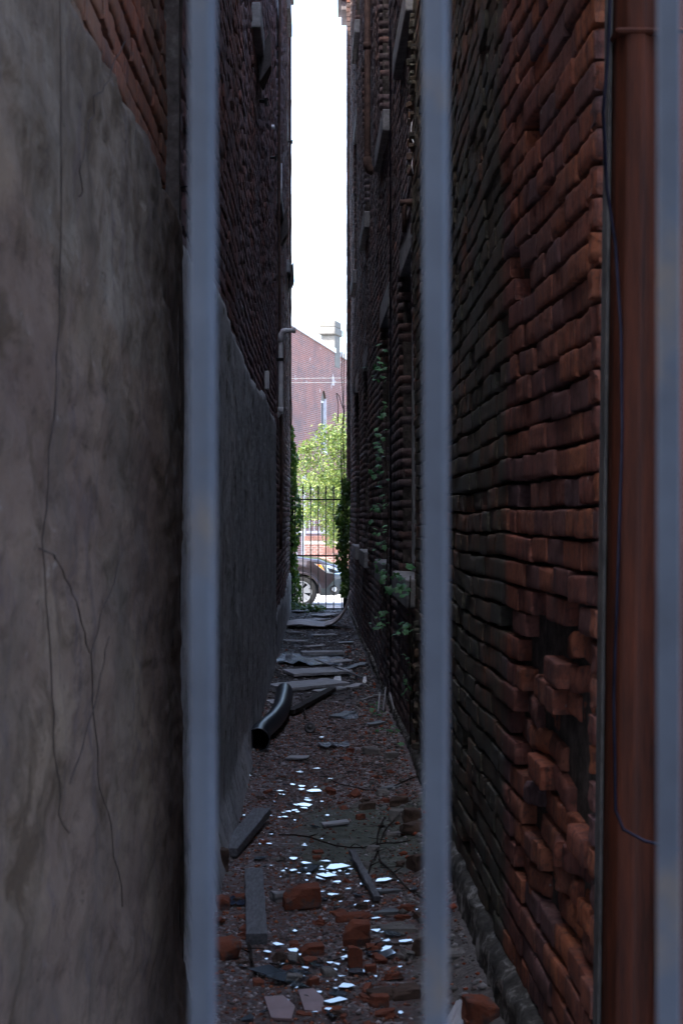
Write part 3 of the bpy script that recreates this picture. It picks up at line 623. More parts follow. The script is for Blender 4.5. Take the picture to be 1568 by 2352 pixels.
# ---------------------------------------------------------------- leaves
def leaf_shape(kind):
    if kind == 'ivy': a = [(0, 0), (.35, -.12), (.62, .12), (.45, .3), (.85, .62), (.4, .62), (0, 1.1), (-.4, .62), (-.85, .62), (-.45, .3), (-.62, .12), (-.35, -.12)]
    else: a = [(0, 0), (.22, .2), (.3, .5), (.16, .8), (0, 1.1), (-.16, .8), (-.3, .5), (-.22, .2)]
    return np.array(a)
def leaves(name, centers, size, mat, parent, kind='ivy', droop=.6, facing=None, spread=.7, r=None, label=None):
    r = r or rng; sh = leaf_shape(kind); n = len(sh); N = len(centers); cs = np.asarray(centers, float)
    V = np.zeros((N, n + 1, 3)); tint = np.repeat(r.random(N), n + 1)
    for i in range(N):
        s_ = size * (0.6 + .7 * r.random())
        # leaf frame: tip direction t, normal m
        if facing is not None:
            m = np.array(facing) + r.normal(0, spread, 3)
        else: m = r.normal(0, 1, 3) + np.array([0, 0, .6])
        m /= np.linalg.norm(m) + 1e-9
        t_ = np.array([r.normal(0, .6), r.normal(0, .6), -droop + r.normal(0, .35)]); t_ -= m * t_.dot(m); t_ /= np.linalg.norm(t_) + 1e-9
        q_ = np.cross(m, t_)
        x_, y_ = sh[:, 0], sh[:, 1]
        V[i, :n] = cs[i] + s_ * (q_ * x_[:, None] * .7 + t_ * y_[:, None] - m * (np.abs(x_)[:, None] * .22 + (y_[:, None] ** 2) * .12))
        V[i, n] = cs[i] + s_ * (t_ * .45 + m * .05)
    f = np.array([(k, (k + 1) % n, n) for k in range(n)])
    Fq = (f[None] + (np.arange(N) * (n + 1))[:, None, None]).reshape(-1, 3)
    o = npmesh(name, V, Fq, mat, parent, False, tint); return o
def ivy(name, label, group, pts_fn, n, size, stems, mat=M_ivy, facing=(0, -1, .3), **kw):
    root = empty(name, stems[0][0], label, 'ivy', group)
    leaves('leaves', [pts_fn() for _ in range(n)], size, mat, root, facing=facing, **kw)
    b = MB()
    for s in stems: b.tube(s, .007, 6)
    b.build('stem', M_twig, root, True); return root
def fn_l():
    z = random.uniform(.0, 3.1); wd = .13 * (1 - .25 * abs(z - 1.2) / 2) + .035 * math.sin(z * 5) * (z < 2.6); wd *= max(.15, min(1, (3.2 - z) / .7))
    return (-.885 + random.random() * wd * 1.25 + .02, random.uniform(23.55, 24.25), z)
ivy('climbing_ivy', 'tall dense ivy column covering the far left corner beside the iron gate', 'ivy at the far gate', fn_l, 1100, .052,
    [[Vector((-.86, 23.9, 0)), Vector((-.83, 23.9, 1)), Vector((-.85, 23.9, 2.2)), Vector((-.85, 24, 4.6)), Vector((-.845, 24, 7))], [Vector((-.80, 23.8, 0)), Vector((-.82, 23.8, 1.4)), Vector((-.84, 23.9, 2.8))]], droop=1.0, spread=.55)
def fn_r():
    z = random.uniform(.25, 2.2); wd = .135 * (1 - ((z - 1.2) / 1.25) ** 2) + .04 + .03 * math.sin(z * 9)
    return (.13 - random.random() * wd * 1.15, random.uniform(23.3, 23.65), z)
ivy('climbing_ivy', 'ivy bush hanging on the right corner beside the iron gate', 'ivy at the far gate', fn_r, 800, .055,
    [[Vector((.06, 23.5, 0)), Vector((.0, 23.5, 1)), Vector((.05, 23.5, 2)), Vector((.03, 23.4, 3)), Vector((.045, 23.4, 4.6))], [Vector((.03, 23.45, 1.2)), Vector((.01, 23.4, 2.4)), Vector((.05, 23.4, 3.4))],
     [Vector((.03, 23.42, 1.9)), Vector((-.01, 23.38, 2.3)), Vector((.0, 23.4, 2.9)), Vector((.035, 23.4, 3.3)), Vector((.0, 23.4, 3.9)), Vector((.03, 23.4, 4.7))],
     [Vector((.04, 23.4, 3.3)), Vector((-.04, 23.36, 3.55)), Vector((-.085, 23.36, 3.6)), Vector((-.05, 23.36, 3.4)), Vector((-.06, 23.36, 3.1))]], droop=1.0, spread=.55)
def fn_b():
    x = -.9 + .62 * random.random() ** 1.4; return (x, random.uniform(23.1, 23.9), random.uniform(.0, .12 * (1 - (x + .9) / .8) + .05))
ivy('ground_ivy', 'low ivy trailing over the ground at the foot of the far gate', 'ivy at the far gate', fn_b, 420, .05, [[Vector((-.85, 23.6, .03)), Vector((-.5, 23.5, .04)), Vector((-.3, 23.4, .03))]], facing=(0, -.3, 1), droop=.4)
# bare creeper on left edge high up
b = MB()
for s in range(3):
    b.tube([Vector((-.862 + .03 * fbm(s, z, 1, 2, 1.5) + .012, 24.0, z)) for z in np.linspace(2.6, 8.6 - s, 44)], .006, 5)
tag(b.build('dry_creeper', M_twig, smooth=True), 'dry leafless creeper stems up the far edge of the left wall', 'creeper')
# shade vine along the right wall at the first and second window
def vine(label, d, zs, n_each, path, size=.046, wx=.16):
    root = empty('climbing_vine', path[0], label, 'vine', 'vines on the right wall')
    cs = []
    for z in zs:
        for _ in range(n_each + random.randint(-2, 3)): cs.append((WX('R', d) - .03 - abs(random.gauss(0, .4)) * wx, d + random.gauss(0, .22), z + random.gauss(0, .035)))
    leaves('leaves', cs, size, M_vineleaf, root, facing=(-.2, -.5, 1.0), spread=.45, droop=.35)
    b = MB(); b.tube(path, .005, 6); b.build('stem', M_twig, root, True)
d = 12.1; xw = WX('R', d) - .02
vine('climbing vine with tiers of leaves between the two nearest right windows', d, [1.59 + (1183 - y) * d / F for y in (830, 850, 868, 945, 958, 985, 1005, 1018, 1032, 1085, 1098, 1128, 1160, 1170, 1215, 1245, 1262, 1296, 1312, 1322, 1412, 1430, 1436)], 4,
     [Vector((xw + .01 * math.sin(z * 5), d + .03 * math.sin(z * 3), z)) for z in np.linspace(.1, 3.1, 24)])
d = 9.15
vine('small vine hanging over the stone sill of the nearest right window', d, [1.59 + (1183 - y) * d / F for y in (1322, 1330, 1345, 1352)], 4, [Vector((WX('R', d) - .02, d, .5)), Vector((WX('R', d) - .04, d, .9)), Vector((WX('R', d) - .03, d, 1.2))], .05, .2)
vine('vine sprig below the stone sill of the nearest right window', 9.0, [1.59 + (1183 - y) * 9 / F for y in (1425, 1438, 1450)], 3, [Vector((WX('R', 9) - .02, 9, .3)), Vector((WX('R', 9) - .03, 9, .9))], .045, .12)
vine('lowest vine sprig at the foot of the right wall', 9.3, [.42, .5, .3, .62, .12], 2, [Vector((WX('R', 9.3) - .02, 9.3, .0)), Vector((WX('R', 9.3) - .03, 9.3, .6))], .035, .10)
# small weeds on the floor
for i, (px, py, lab) in enumerate(((866, 1632, 'flat leafed weed beside the leaning boards'), (864, 1650, 'tiny green weed on the alley floor behind the pale block'), (888, 1690, 'faint weed on the right side of the dirt floor'))):
    p = G(px, py); root = empty('weed', p, lab, 'weed', 'weeds on the alley floor')
    leaves('leaves', [(p.x + random.gauss(0, .035), p.y + random.gauss(0, .05), p.z + .03 + random.random() * .04) for _ in range(9)], .035, M_vineleaf, root, facing=(0, -.2, 1), spread=.3, droop=.1)
    b = MB(); b.tube([p, p + Vector((.005, 0, .05))], .003, 5); b.build('stem', M_twig, root)

# ---------------------------------------------------------------- far iron gate
ig = empty('iron_gate', (-.38, 23.8, 0), 'black wrought iron gate with spear finials at the far end of the alley', 'gate')
gx = [-.775, -.642, -.514, -.387, -.261, -.132, .005]
def frail(z, name='rail'):
    b = MB(); b.box2((-.80, 23.806, z - .012), (.06, 23.83, z + .012)); b.build(name, M_iron, ig)
for z in (1.85, .91, .02): frail(z)
for xk in gx:
    b = MB(); b.tube([Vector((xk, 23.8, .0)), Vector((xk, 23.8, 1.97))], .0085, 8); br = b.build('bar', M_iron, ig)
    b = MB(); b.tube([Vector((xk, 23.8, 1.93)), Vector((xk, 23.8, 1.955)), Vector((xk, 23.8, 1.99)), Vector((xk, 23.8, 2.03)), Vector((xk, 23.8, 2.06)), Vector((xk, 23.8, 2.10))], [.008, .017, .013, .010, .014, .001], 8)
    b.tube([Vector((xk - .028, 23.8, 2.02)), Vector((xk - .016, 23.8, 2.045)), Vector((xk, 23.8, 2.035)), Vector((xk + .016, 23.8, 2.045)), Vector((xk + .028, 23.8, 2.02))], .005, 6)
    b.build('finial', M_iron, br)
b = MB(); b.box2((.025, 23.775, -.02), (.10, 23.85, 1.6)); b.build('gate_post', M_iron, ig, bevel=.004)
b = MB(); b.box2((-.86, 23.775, -.02), (-.80, 23.85, 1.9)); b.build('gate_post', M_iron, ig, bevel=.004)

# ---------------------------------------------------------------- car
SZ = -.38; CY = 30.0; CX = -.86
t = NT('plum_brown_car_paint'); t.out((.050, .038, .042), .28, .6, .5, .9); M_paint = t.m; t.p.inputs['Coat Roughness'].default_value = .04
M_clad = simple('grey_green_plastic_cladding', (.03, .04, .045), .5, 0, .4, 60, .15, .1, .001)
M_tyre = simple('tyre_rubber', (.018, .018, .019), .75, 0, .3, 40, .2)
M_alloy = simple('silver_alloy', (.52, .54, .56), .3, .7, .5, 10, .06, 0)
M_lens = NT('headlight_lens').out((.55, .6, .62), .06, .6, 1.0)
M_amber = NT('amber_marker').out((.85, .22, .02), .25, 0, .5)
M_black = NT('gloss_black_trim').out((.01, .01, .011), .2, 0, .5)
M_carglass = NT('car_glass').out((.02, .03, .03), .05, 0, .9)
car = empty('parked_car', (CX - 1.4, CY + .9, SZ), 'plum brown crossover parked at the kerb beyond the gate, nose to the right', 'car')
xa = [0, -2.72]
def lerp(tb, x):
    for (x0, v0), (x1, v1) in zip(tb[:-1], tb[1:]):
        if x <= x1:
            f = max(0, (x - x0) / (x1 - x0)); f = f * f * (3 - 2 * f); return v0 + (v1 - v0) * f
    return tb[-1][1]
topz = [(-3.8, .95), (-3.7, 1.05), (-3.45, 1.55), (-2.9, 1.66), (-1.6, 1.68), (-1.0, 1.6), (-.15, 1.10), (.3, 1.05), (.7, .93), (.9, .80), (.97, .70)]
shz = [(-3.8, .90), (-3.6, .98), (-2.0, 1.02), (-.3, 1.00), (.1, .98), (.5, .89), (.83, .78), (.97, .62)]
wid = [(-3.8, .70), (-3.6, .86), (-3.0, .905), (-1, .91), (.2, .905), (.45, .875), (.7, .80), (.85, .68), (.93, .50), (.97, .3)]
def section(x, cut):
    W = lerp(wid, x); sh = lerp(shz, x); tp = lerp(topz, x); bot = .27 if x < .75 else .27 + (x - .75) * .25
    if cut:
        for c in xa:
            if abs(x - c) < .40: bot = max(bot, .335 + math.sqrt(max(0, .40 ** 2 - (x - c) ** 2)))
    pts = [(W * .955, bot)]
    for fr, wf in ((.12, .985), (.3, 1.0), (.5, 1.0), (.7, .985), (.86, .965), (1, .935)): pts.append((W * wf, bot + (sh - bot) * fr))
    cabin = max(0, min(1, (tp - sh - .12) / .3))
    inw = .90 * (1 - cabin) + .80 * cabin
    pts += [(W * (.93 * (1 - cabin) + .90 * cabin), sh + (tp - sh) * .25), (W * inw, sh + (tp - sh) * .62), (W * (inw - .06), sh + (tp - sh) * .88), (W * .55, tp - .015), (W * .25, tp), (0, tp + .005)]
    return pts
xs = sorted(set([round(v, 4) for v in np.concatenate([np.arange(-3.8, .97, .05), np.array(xa)[0] + np.linspace(-.4, .4, 33), xa[1] + np.linspace(-.4, .4, 33), [.9, .93, .955, .97]])]))
V = []; MI = []
for xx in xs:
    h = section(xx, True); full = [(-y, z) for y, z in h] + [(y, z) for y, z in h[::-1][1:]]
    V += [(CX + xx, CY + .91 + y, SZ + z) for y, z in full]
m = 2 * 13 - 1; idx = np.arange(len(V)).reshape(len(xs), m); Fq = []
for i in range(len(xs) - 1):
    for j in range(m - 1):
        Fq.append((idx[i, j], idx[i + 1, j], idx[i + 1, j + 1], idx[i, j + 1]))
        jj = min(j, m - 2 - j); xm = xs[i]; cab = lerp(topz, xm) - lerp(shz, xm)
        MI.append(1 if (7 <= jj <= 8 and cab > .3 and -3.3 < xm < -.8) or (jj >= 7 and -.95 < xm < -.2 and cab > .14) or (jj >= 9 and -3.7 < xm < -3.45) else 0)
body = npmesh('body', V, Fq, [M_paint, M_carglass], car, True, mi=MI)
b = MB()
b.add([(CX + .97, CY + .91 + y, SZ + z) for y, z in ((-.3, .30), (.3, .30), (.3, .66), (-.3, .66))], [(0, 1, 2, 3)]); b.build('nose', M_paint, car)
b = MB(); b.box2((CX - 3.6, CY + .15, SZ + .30), (CX + .7, CY + 1.67, SZ + .62)); b.build('underbody', M_black, car)
def sideface(poly, off, name, mat, parent, thick=.012, far=False):
    """patch following the flank: poly in (x local, z) ; side at y=CY+.91-W(x)"""
    def yof(x, z):
        h = section(x, False); zz = [p[1] for p in h]; ww = [p[0] for p in h]
        for a in range(len(h) - 1):
            if zz[a] <= z <= zz[a + 1]: return ww[a] + (ww[a + 1] - ww[a]) * (z - zz[a]) / max(1e-6, zz[a + 1] - zz[a])
        return ww[0] if z < zz[0] else ww[6]
    bm = bmesh.new(); vs = [bm.verts.new((p[0], 0, p[1])) for p in poly]; bm.faces.new(vs)
    bmesh.ops.triangulate(bm, faces=bm.faces[:]); 
    for _ in range(3): bmesh.ops.subdivide_edges(bm, edges=bm.edges[:], cuts=1, use_grid_fill=True)
    sg = 1 if far else -1
    for v in bm.verts: v.co = Vector((CX + v.co.x, CY + .91 + sg * (yof(v.co.x, v.co.z) + off), SZ + v.co.z))
    r_ = bmesh.ops.extrude_face_region(bm, geom=bm.faces[:]); bmesh.ops.translate(bm, verts=[e for e in r_['geom'] if isinstance(e, bmesh.types.BMVert)], vec=(0, sg * thick, 0))
    me = bpy.data.meshes.new(name); bm.to_mesh(me); bm.free(); return link(name, me, mat, parent, False)
for far in (False, True):
    hl = sideface([(.28, .945), (.60, .905), (.86, .80), (.90, .74), (.80, .715), (.55, .745), (.44, .84)], -.004, 'headlight', M_lens, car, .012, far)
    sideface([(.33, .93), (.43, .915), (.50, .80), (.455, .835)], .010, 'marker', M_amber, hl, .006, far)
    sideface([(.56, .86), (.83, .77), (.84, .745), (.72, .735), (.60, .78)], .010, 'projector', M_black, hl, .006, far)
    sideface([(.445, .915), (.49, .905), (.545, .77), (.50, .80)], .010, 'dark_trim', M_clad, hl, .006, far)
    cl = sideface([(.41, .42), (.62, .415), (.70, .60), (.84, .62), (.93, .54), (.93, .33), (.75, .27), (.40, .27)], .004, 'bumper_cladding', M_clad, car, .02, far)
    sideface([(.70 + .085 * math.cos(a), .40 + .085 * math.sin(a)) for a in np.linspace(0, 6.1, 14)], .022, 'fog_lamp_housing', M_black, cl, .008, far)
    sideface([(.71 + .05 * math.cos(a), .40 + .055 * math.sin(a)) for a in np.linspace(0, 6.1, 14)], .032, 'fog_lamp', M_lens, cl, .006, far)
    for k in (-.5, ):
        sideface([(-.72, .36), (-.70, .36), (-.78, 1.0), (-.80, 1.0)], .001, 'door_seam', M_black, car, .003, far)
    sideface([(-2.25, .27), (-.45, .27), (-.45, .42), (-2.25, .42)], .004, 'sill_cladding', M_clad, car, .015, far)
    for c in xa:
        n = 22; ang = [math.pi * k / n for k in range(n + 1)]
        poly = [(c + .425 * math.cos(a), .335 + .435 * math.sin(a)) for a in ang] + [(c + .395 * math.cos(a), .335 + .40 * math.sin(a)) for a in ang[::-1]]
        b = MB(); sg = 1 if far else -1
        def yo(xl): return CY + .91 + sg * (lerp(wid, xl) + .004)
        vs = []
        for a in ang:
            for r_, dy in ((.395, 0), (.395, .016), (.43, .016), (.44, 0)):
                xl = c + r_ * math.cos(a); vs.append((CX + xl, yo(xl) + sg * dy, SZ + .335 + r_ * math.sin(a)))
        fs = [(i * 4 + j, i * 4 + j + 1, i * 4 + 5 + j, i * 4 + 4 + j) for i in range(n) for j in range(3)]
        b.add(vs, fs); b.build('arch_trim', M_paint if c == 0 else M_clad, car, True)
        # wheel
        wy = CY + .91 + sg * .80
        hub = Vector((CX + c, wy, SZ + .345)); b = MB()
        prof = [(.235, -.10), (.30, -.105), (.335, -.085), (.345, -.05), (.345, .05), (.335, .085), (.30, .105), (.235, .10)]
        n = 40; vs = [(hub.x + r_ * math.cos(2 * math.pi * k / n), hub.y + o_, hub.z + r_ * math.sin(2 * math.pi * k / n)) for k in range(n) for r_, o_ in prof]
        fs = [(k * 8 + j, k * 8 + j + 1, ((k + 1) % n) * 8 + j + 1, ((k + 1) % n) * 8 + j) for k in range(n) for j in range(7)]
        b.add(vs, fs); wh = b.build('wheel', M_tyre, car, True)
        b = MB(); n = 40
        for (r0, r1, y0_, y1_) in ((.215, .238, .10, .10), (.205, .215, .05, .10)):
            vs = [(hub.x + r_ * math.cos(2 * math.pi * k / n), hub.y + sg * o_, hub.z + r_ * math.sin(2 * math.pi * k / n)) for k in range(n) for r_, o_ in ((r0, y0_), (r1, y1_))]
            b.add(vs, [(k * 2, k * 2 + 1, ((k + 1) % n) * 2 + 1, ((k + 1) % n) * 2) for k in range(n)])
        for k in range(5):
            for da in (-.25, .25):
                a = 2 * math.pi * k / 5 + .35; p0 = Vector((math.cos(a + da * .5), 0, math.sin(a + da * .5))) * .05; p1 = Vector((math.cos(a + da), 0, math.sin(a + da))) * .22
                dr = (p1 - p0).normalized(); pr = Vector((-dr.z, 0, dr.x))
                vs = [hub + p0 + pr * .028 + Vector((0, sg * .09, 0)), hub + p0 - pr * .028 + Vector((0, sg * .09, 0)), hub + p1 - pr * .042 + Vector((0, sg * .085, 0)), hub + p1 + pr * .042 + Vector((0, sg * .085, 0))]
                vs += [v - Vector((0, sg * .03, 0)) for v in vs]; b.add(vs, [(0, 1, 2, 3), (0, 4, 5, 1), (1, 5, 6, 2), (2, 6, 7, 3), (3, 7, 4, 0)])
        b.tube([hub + Vector((0, sg * .05, 0)), hub + Vector((0, sg * .096, 0))], .06, 20); b.build('rim', M_alloy, wh)
        b = MB(); b.tube([hub + Vector((0, sg * .02, 0)), hub + Vector((0, sg * .03, 0))], .21, 30); b.build('brake_disc', M_black, wh)
        b = MB(); b.tube([hub + Vector((0, sg * .09, 0)), hub + Vector((0, sg * .101, 0))], .028, 16)
        b.build('hub_cap', M_black, wh)
# side mirror and wheel-well liners
for sg in (-1, 1):
    b = MB(); b.box((CX - .65, CY + .91 + sg * 1.0, SZ + 1.08), (.1, .2, .14)); b.build('mirror', M_paint, car, bevel=.03)

# ---------------------------------------------------------------- low wall, fence, street tree, far buildings, wires
def shader_brick(name, bw, bh, c1, c2, mo, rot, stain=None, ms=.007, patch=None, bump=.3):
    t = NT(name); vec = t.mapping((1, 1, 1), rot); bt = t.n.new('ShaderNodeTexBrick'); t.L(vec, bt.inputs[0]); bt.inputs['Scale'].default_value = 1
    bt.inputs['Brick Width'].default_value = bw; bt.inputs['Row Height'].default_value = bh; bt.inputs['Mortar Size'].default_value = ms; bt.inputs['Bias'].default_value = 0
    bt.inputs['Color1'].default_value = (*c1, 1); bt.inputs['Color2'].default_value = (*c2, 1); bt.inputs['Mortar'].default_value = (*mo, 1)
    c = t.mix(bt.outputs[0], (.10, .08, .08), t.math('MULTIPLY', t.ramp(t.noise(.9, 8, .7), [(.45, 0), (.65, 1)]), .55))
    c = t.mix(c, t.mix(c, (1.35, 1.15, 1.1), 1, 'MULTIPLY'), t.ramp(t.noise(7, 6, .7), [(.45, 0), (.6, 1)]))
    if patch: c = t.mix(c, (.52, .50, .50), t.math('MULTIPLY', t.ramp(t.noise(1.5, 4, .5, dist=.3), [(.66, 0), (.68, 1)]), .9))
    t.bump(bt.outputs[1], -bump, .01)
    return t.out(c, .9)
U = Vector((.262, .965, 0)).normalized(); W0 = Vector((-1.85, 55, 0)); NW = Vector((.965, -.262, 0)).normalized()
fb = empty('tall_brick_building', (W0.x, W0.y, -.3), 'pale red brick building across the street with a stone chimney', 'building')
ang = math.atan2(U.y, U.x)

t = NT('faded_pink_brick'); v1 = t.mapping((1, 1, 1), (0, 0, -ang)); v2n = t.n.new('ShaderNodeSeparateXYZ'); t.L(v1, v2n.inputs[0]); cb = t.n.new('ShaderNodeCombineXYZ'); t.L(v2n.outputs[0], cb.inputs[0]); t.L(v2n.outputs[2], cb.inputs[1])
bt = t.n.new('ShaderNodeTexBrick'); t.L(cb.outputs[0], bt.inputs[0]); bt.inputs['Scale'].default_value = 1; bt.inputs['Brick Width'].default_value = .215; bt.inputs['Row Height'].default_value = .078; bt.inputs['Mortar Size'].default_value = .009
bt.inputs['Color1'].default_value = (.30, .118, .09, 1); bt.inputs['Color2'].default_value = (.19, .085, .075, 1); bt.inputs['Mortar'].default_value = (.36, .32, .31, 1)
c = t.mix(bt.outputs[0], (.13, .11, .12), t.math('MULTIPLY', t.ramp(t.noise(.8, 8, .7), [(.46, 0), (.62, 1)]), .6))
c = t.mix(c, (.36, .15, .12), t.math('MULTIPLY', t.ramp(t.noise(.55, 5, .6, t.mapping((1, 1, 2))), [(.45, 0), (.6, 1)]), .35))
c = t.mix(c, (.50, .47, .46), t.math('MULTIPLY', t.ramp(t.noise(1.3, 5, .55, dist=.4), [(.64, 0), (.655, 1)]), .9))
M_farb = t.out(c, .9)
def wp(s, z, off=0): return W0 + U * s + NW * off + Vector((0, 0, z))
def rz_(s): return 8.93 - .055 * s
b = MB(); s0, s1 = -.6, 22; win_s0, win_s1, wz0, wz1 = 3.85, 4.63, 4.25, 6.35
segs = [(-.6, win_s0), (win_s1, s1)]
for a, c in segs: b.add([wp(a, -.5), wp(c, -.5), wp(c, rz_(c)), wp(a, rz_(a))], [(0, 1, 2, 3)])
b.add([wp(win_s0, -.5), wp(win_s1, -.5), wp(win_s1, wz0), wp(win_s0, wz0)], [(0, 1, 2, 3)])
arc = [(win_s0 + (win_s1 - win_s0) * k / 10, wz1 + .42 * math.sin(math.pi * k / 10) ** .8) for k in range(11)]
for (p, q) in zip(arc[:-1], arc[1:]): b.add([wp(p[0], p[1]), wp(q[0], q[1]), wp(q[0], rz_(q[0])), wp(p[0], rz_(p[0]))], [(0, 1, 2, 3)])
# back of the mass
b.add([wp(s0, -.5), wp(s0, rz_(s0)), wp(s0, rz_(s0), -14), wp(s0, -.5, -14)], [(0, 1, 2, 3)]); b.add([wp(s1, -.5), wp(s1, rz_(s1)), wp(s1, rz_(s1), -14), wp(s1, -.5, -14)], [(3, 2, 1, 0)])
b.build('wall', M_farb, fb)
b = MB(); b.add([wp(s0, rz_(s0) - .02), wp(s1, rz_(s1) - .02), wp(s1, rz_(s1) - .02, -14), wp(s0, rz_(s0) - .02, -14)], [(0, 1, 2, 3)]); b.build('roof', M_soil, fb)
b = MB()
b.add([wp(s, rz_(s) + dz_, of) for s in (s0 - .1, 5.95) for dz_ in (-.10, .10) for of in (-.3, .07)], [(0, 1, 3, 2), (4, 6, 7, 5), (0, 4, 5, 1), (2, 3, 7, 6), (0, 2, 6, 4), (1, 5, 7, 3)]); b.build('coping', M_white, fb)
b = MB(); b.add([wp(s, rz_(s) + dz_, of) for s in (6.85, s1) for dz_ in (-.10, .10) for of in (-.3, .07)], [(0, 1, 3, 2), (4, 6, 7, 5), (0, 4, 5, 1), (2, 3, 7, 6), (0, 2, 6, 4), (1, 5, 7, 3)]); b.build('coping', M_white, fb)
# window
b = MB(); of = -.16
def wbox(b, sa, sb, za, zb, oa, ob):
    b.add([wp(s, z, o_) for s in (sa, sb) for z in (za, zb) for o_ in (oa, ob)], [(0, 1, 3, 2), (4, 6, 7, 5), (0, 4, 5, 1), (2, 3, 7, 6), (0, 2, 6, 4), (1, 5, 7, 3)])
wbox(b, win_s0 - .002, win_s0 + .02, wz0, wz1, -.3, -.002); wbox(b, win_s1 - .03, win_s1 + .002, wz0, wz1 + .1, -.3, .008)
wbox(b, win_s0 + .02, win_s0 + .08, wz0, wz1, -.12, -.085); wbox(b, win_s1 - .09, win_s1 - .03, wz0, wz1, -.12, -.085)
wbox(b, win_s0 + .08, win_s1 - .09, wz1 - .09, wz1, -.12, -.085); wbox(b, win_s0 + .08, win_s1 - .09, 5.22, 5.28, -.12, -.08); wbox(b, win_s0, win_s1, wz0 - .12, wz0, -.3, .06)
wn_ = b.build('window', M_white, fb)
b = MB(); wbox(b, win_s0, win_s1, wz0, wz1, -.115, -.105); b.build('pane', M_pane, wn_)
b = MB(); pl = [(s, z - .01) for s, z in arc]; b.add([wp(s, z, -.08) for s, z in pl] + [wp(win_s1, wz1, -.08), wp(win_s0, wz1, -.08)], [tuple(range(11))[::-1]]); b.add([wp(win_s0, wz1, -.08), wp(win_s1, wz1, -.08), wp(win_s1, wz1, -.25), wp(win_s0, wz1, -.25)], [(0, 1, 2, 3)]); b.build('arch_infill', M_palestone, wn_)
# chimney
b = MB()
def chim(sa, sb, oa, ob, za, zb):
    vs = []
    for z in (za, zb):
        for s, o_ in ((sa, oa), (sb, oa), (sb, ob), (sa, ob)): vs.append(wp(s, z, o_) + Vector((random.uniform(-.02, .02), random.uniform(-.02, .02), random.uniform(-.02, .02))))
    b.add(vs, [(0, 1, 2, 3), (4, 7, 6, 5), (0, 4, 5, 1), (1, 5, 6, 2), (2, 6, 7, 3), (3, 7, 4, 0)])
chim(5.95, 6.85, -.60, .02, 7.9, 9.30); chim(5.80, 6.97, -.72, .08, 9.30, 9.62); chim(5.88, 6.90, -.66, .05, 9.62, 9.90)
b.build('chimney', M_palestone, fb, bevel=.05)
# pale house behind
hs = empty('pale_house', (3, 82, 0), 'white gabled house edge showing behind the stone chimney', 'house')
b = MB(); b.box2((.6, 82, -.5), (12, 92, 10.2)); b.add([(.2, 82, 10.2), (12.4, 82, 10.2), (6.3, 82, 16)], [(0, 1, 2)]); b.build('wall', simple('white_clapboard', (.55, .56, .58), .7, sc=2, var=.08), hs)
b = MB(); b.add([(-.25, 81.5, 9.6), (6.3, 81.5, 17), (6.3, 93, 17), (-.25, 93, 9.6), (-.25, 81.5, 10.0), (6.3, 81.5, 17.4), (6.3, 93, 17.4), (-.25, 93, 10.0)], [(0, 1, 2, 3), (4, 7, 6, 5), (0, 4, 5, 1), (3, 2, 6, 7), (0, 3, 7, 4)])
b.add([(12.8, 81.5, 9.6), (6.3, 81.5, 17), (6.3, 93, 17), (12.8, 93, 9.6), (12.8, 81.5, 10.0), (6.3, 81.5, 17.4), (6.3, 93, 17.4), (12.8, 93, 10.0)], [(3, 2, 1, 0), (5, 6, 7, 4), (1, 5, 4, 0)]); b.build('roof', simple('pale_roof', (.38, .42, .42), .6, sc=3), hs)
# low wall
M_lowb = shader_brick('salmon_low_wall_brick', .205, .073, (.20, .10, .088), (.15, .08, .075), (.32, .28, .265), (R(90), 0, 0), ms=.010)
lw = empty('low_brick_wall', (2, 48.7, -.3), 'low pink brick garden wall across the street below the grey fence', 'wall')
b = MB(); b.box2((-1.26, 48.5, -.5), (9, 48.8, .72)); b.build('base', M_lowb, lw)
b = MB()
for k in range(130): b.box2((-1.26 + k * .079, 48.475, .722), (-1.26 + k * .079 + .068, 48.83, .87 + random.uniform(-.006, .006)))
b.build('coping', simple('pink_brick_on_edge', (.19, .10, .085), .9, sc=2.5, var=.35), lw, bevel=.006)
b = MB(); b.box2((-1.27, 48.49, .6), (9, 48.82, .735)); b.build('bedding', simple('pale_bedding_mortar', (.38, .35, .33), .9), lw)
b = MB()
for k in range(14): b.box2((-.62 + k * .085, 48.488, .30), (-.62 + k * .085 + .068, 48.52, .50))
b.build('soldier_course', simple('soldier_brick', (.22, .115, .10), .9, sc=3, var=.4), lw)
b = MB(); n = 16; cx_, cz_, r_ = -.63, -.26, .36
b.prism([(cx_ + r_ * math.cos(math.pi * k / n), cz_ + r_ * math.sin(math.pi * k / n)) for k in range(n + 1)], 0, .03, fn=lambda v: Vector((v.x, 48.5 - v.z, v.y))); b.build('arched_board', simple('brown_board', (.20, .12, .085), .7, sc=4, var=.2), lw)
b = MB(); b.tube([Vector((cx_ + (r_ + .02) * math.cos(math.pi * k / n), 48.49, cz_ + (r_ + .02) * math.sin(math.pi * k / n))) for k in range(n + 1)], .028, 6); b.build('arch_rim', simple('pink_rim', (.36, .24, .20), .9), lw)
fe = empty('metal_fence', (2, 49.2, -.3), 'grey metal railing fence with a gate post behind the low brick wall', 'fence')
M_fence = simple('blue_grey_fence_paint', (.26, .29, .36), .5, .1, .4, 6, .12, .1)
b = MB(); b.box2((-1.35, 49.15, -.4), (-1.24, 49.25, 3.0)); b.build('post', M_fence, fe)
for z in (1.0, 2.5):
    b = MB(); b.box2((-5, 49.17, z - .045), (9, 49.22, z + .045)); b.build('rail', M_fence, fe)
for k in range(60):
    x_ = -4.9 + k * .165
    if abs(x_ + 1.3) < .07: continue
    b = MB(); b.box((x_, 49.195, 1.75), (.022, .022, 1.5)); b.build('picket', M_fence, fe)
for k in range(6):
    b = MB(); b.box((-2.2 + k * .165, 49.195, .35), (.022, .022, 1.2)); b.build('picket', M_fence, fe)
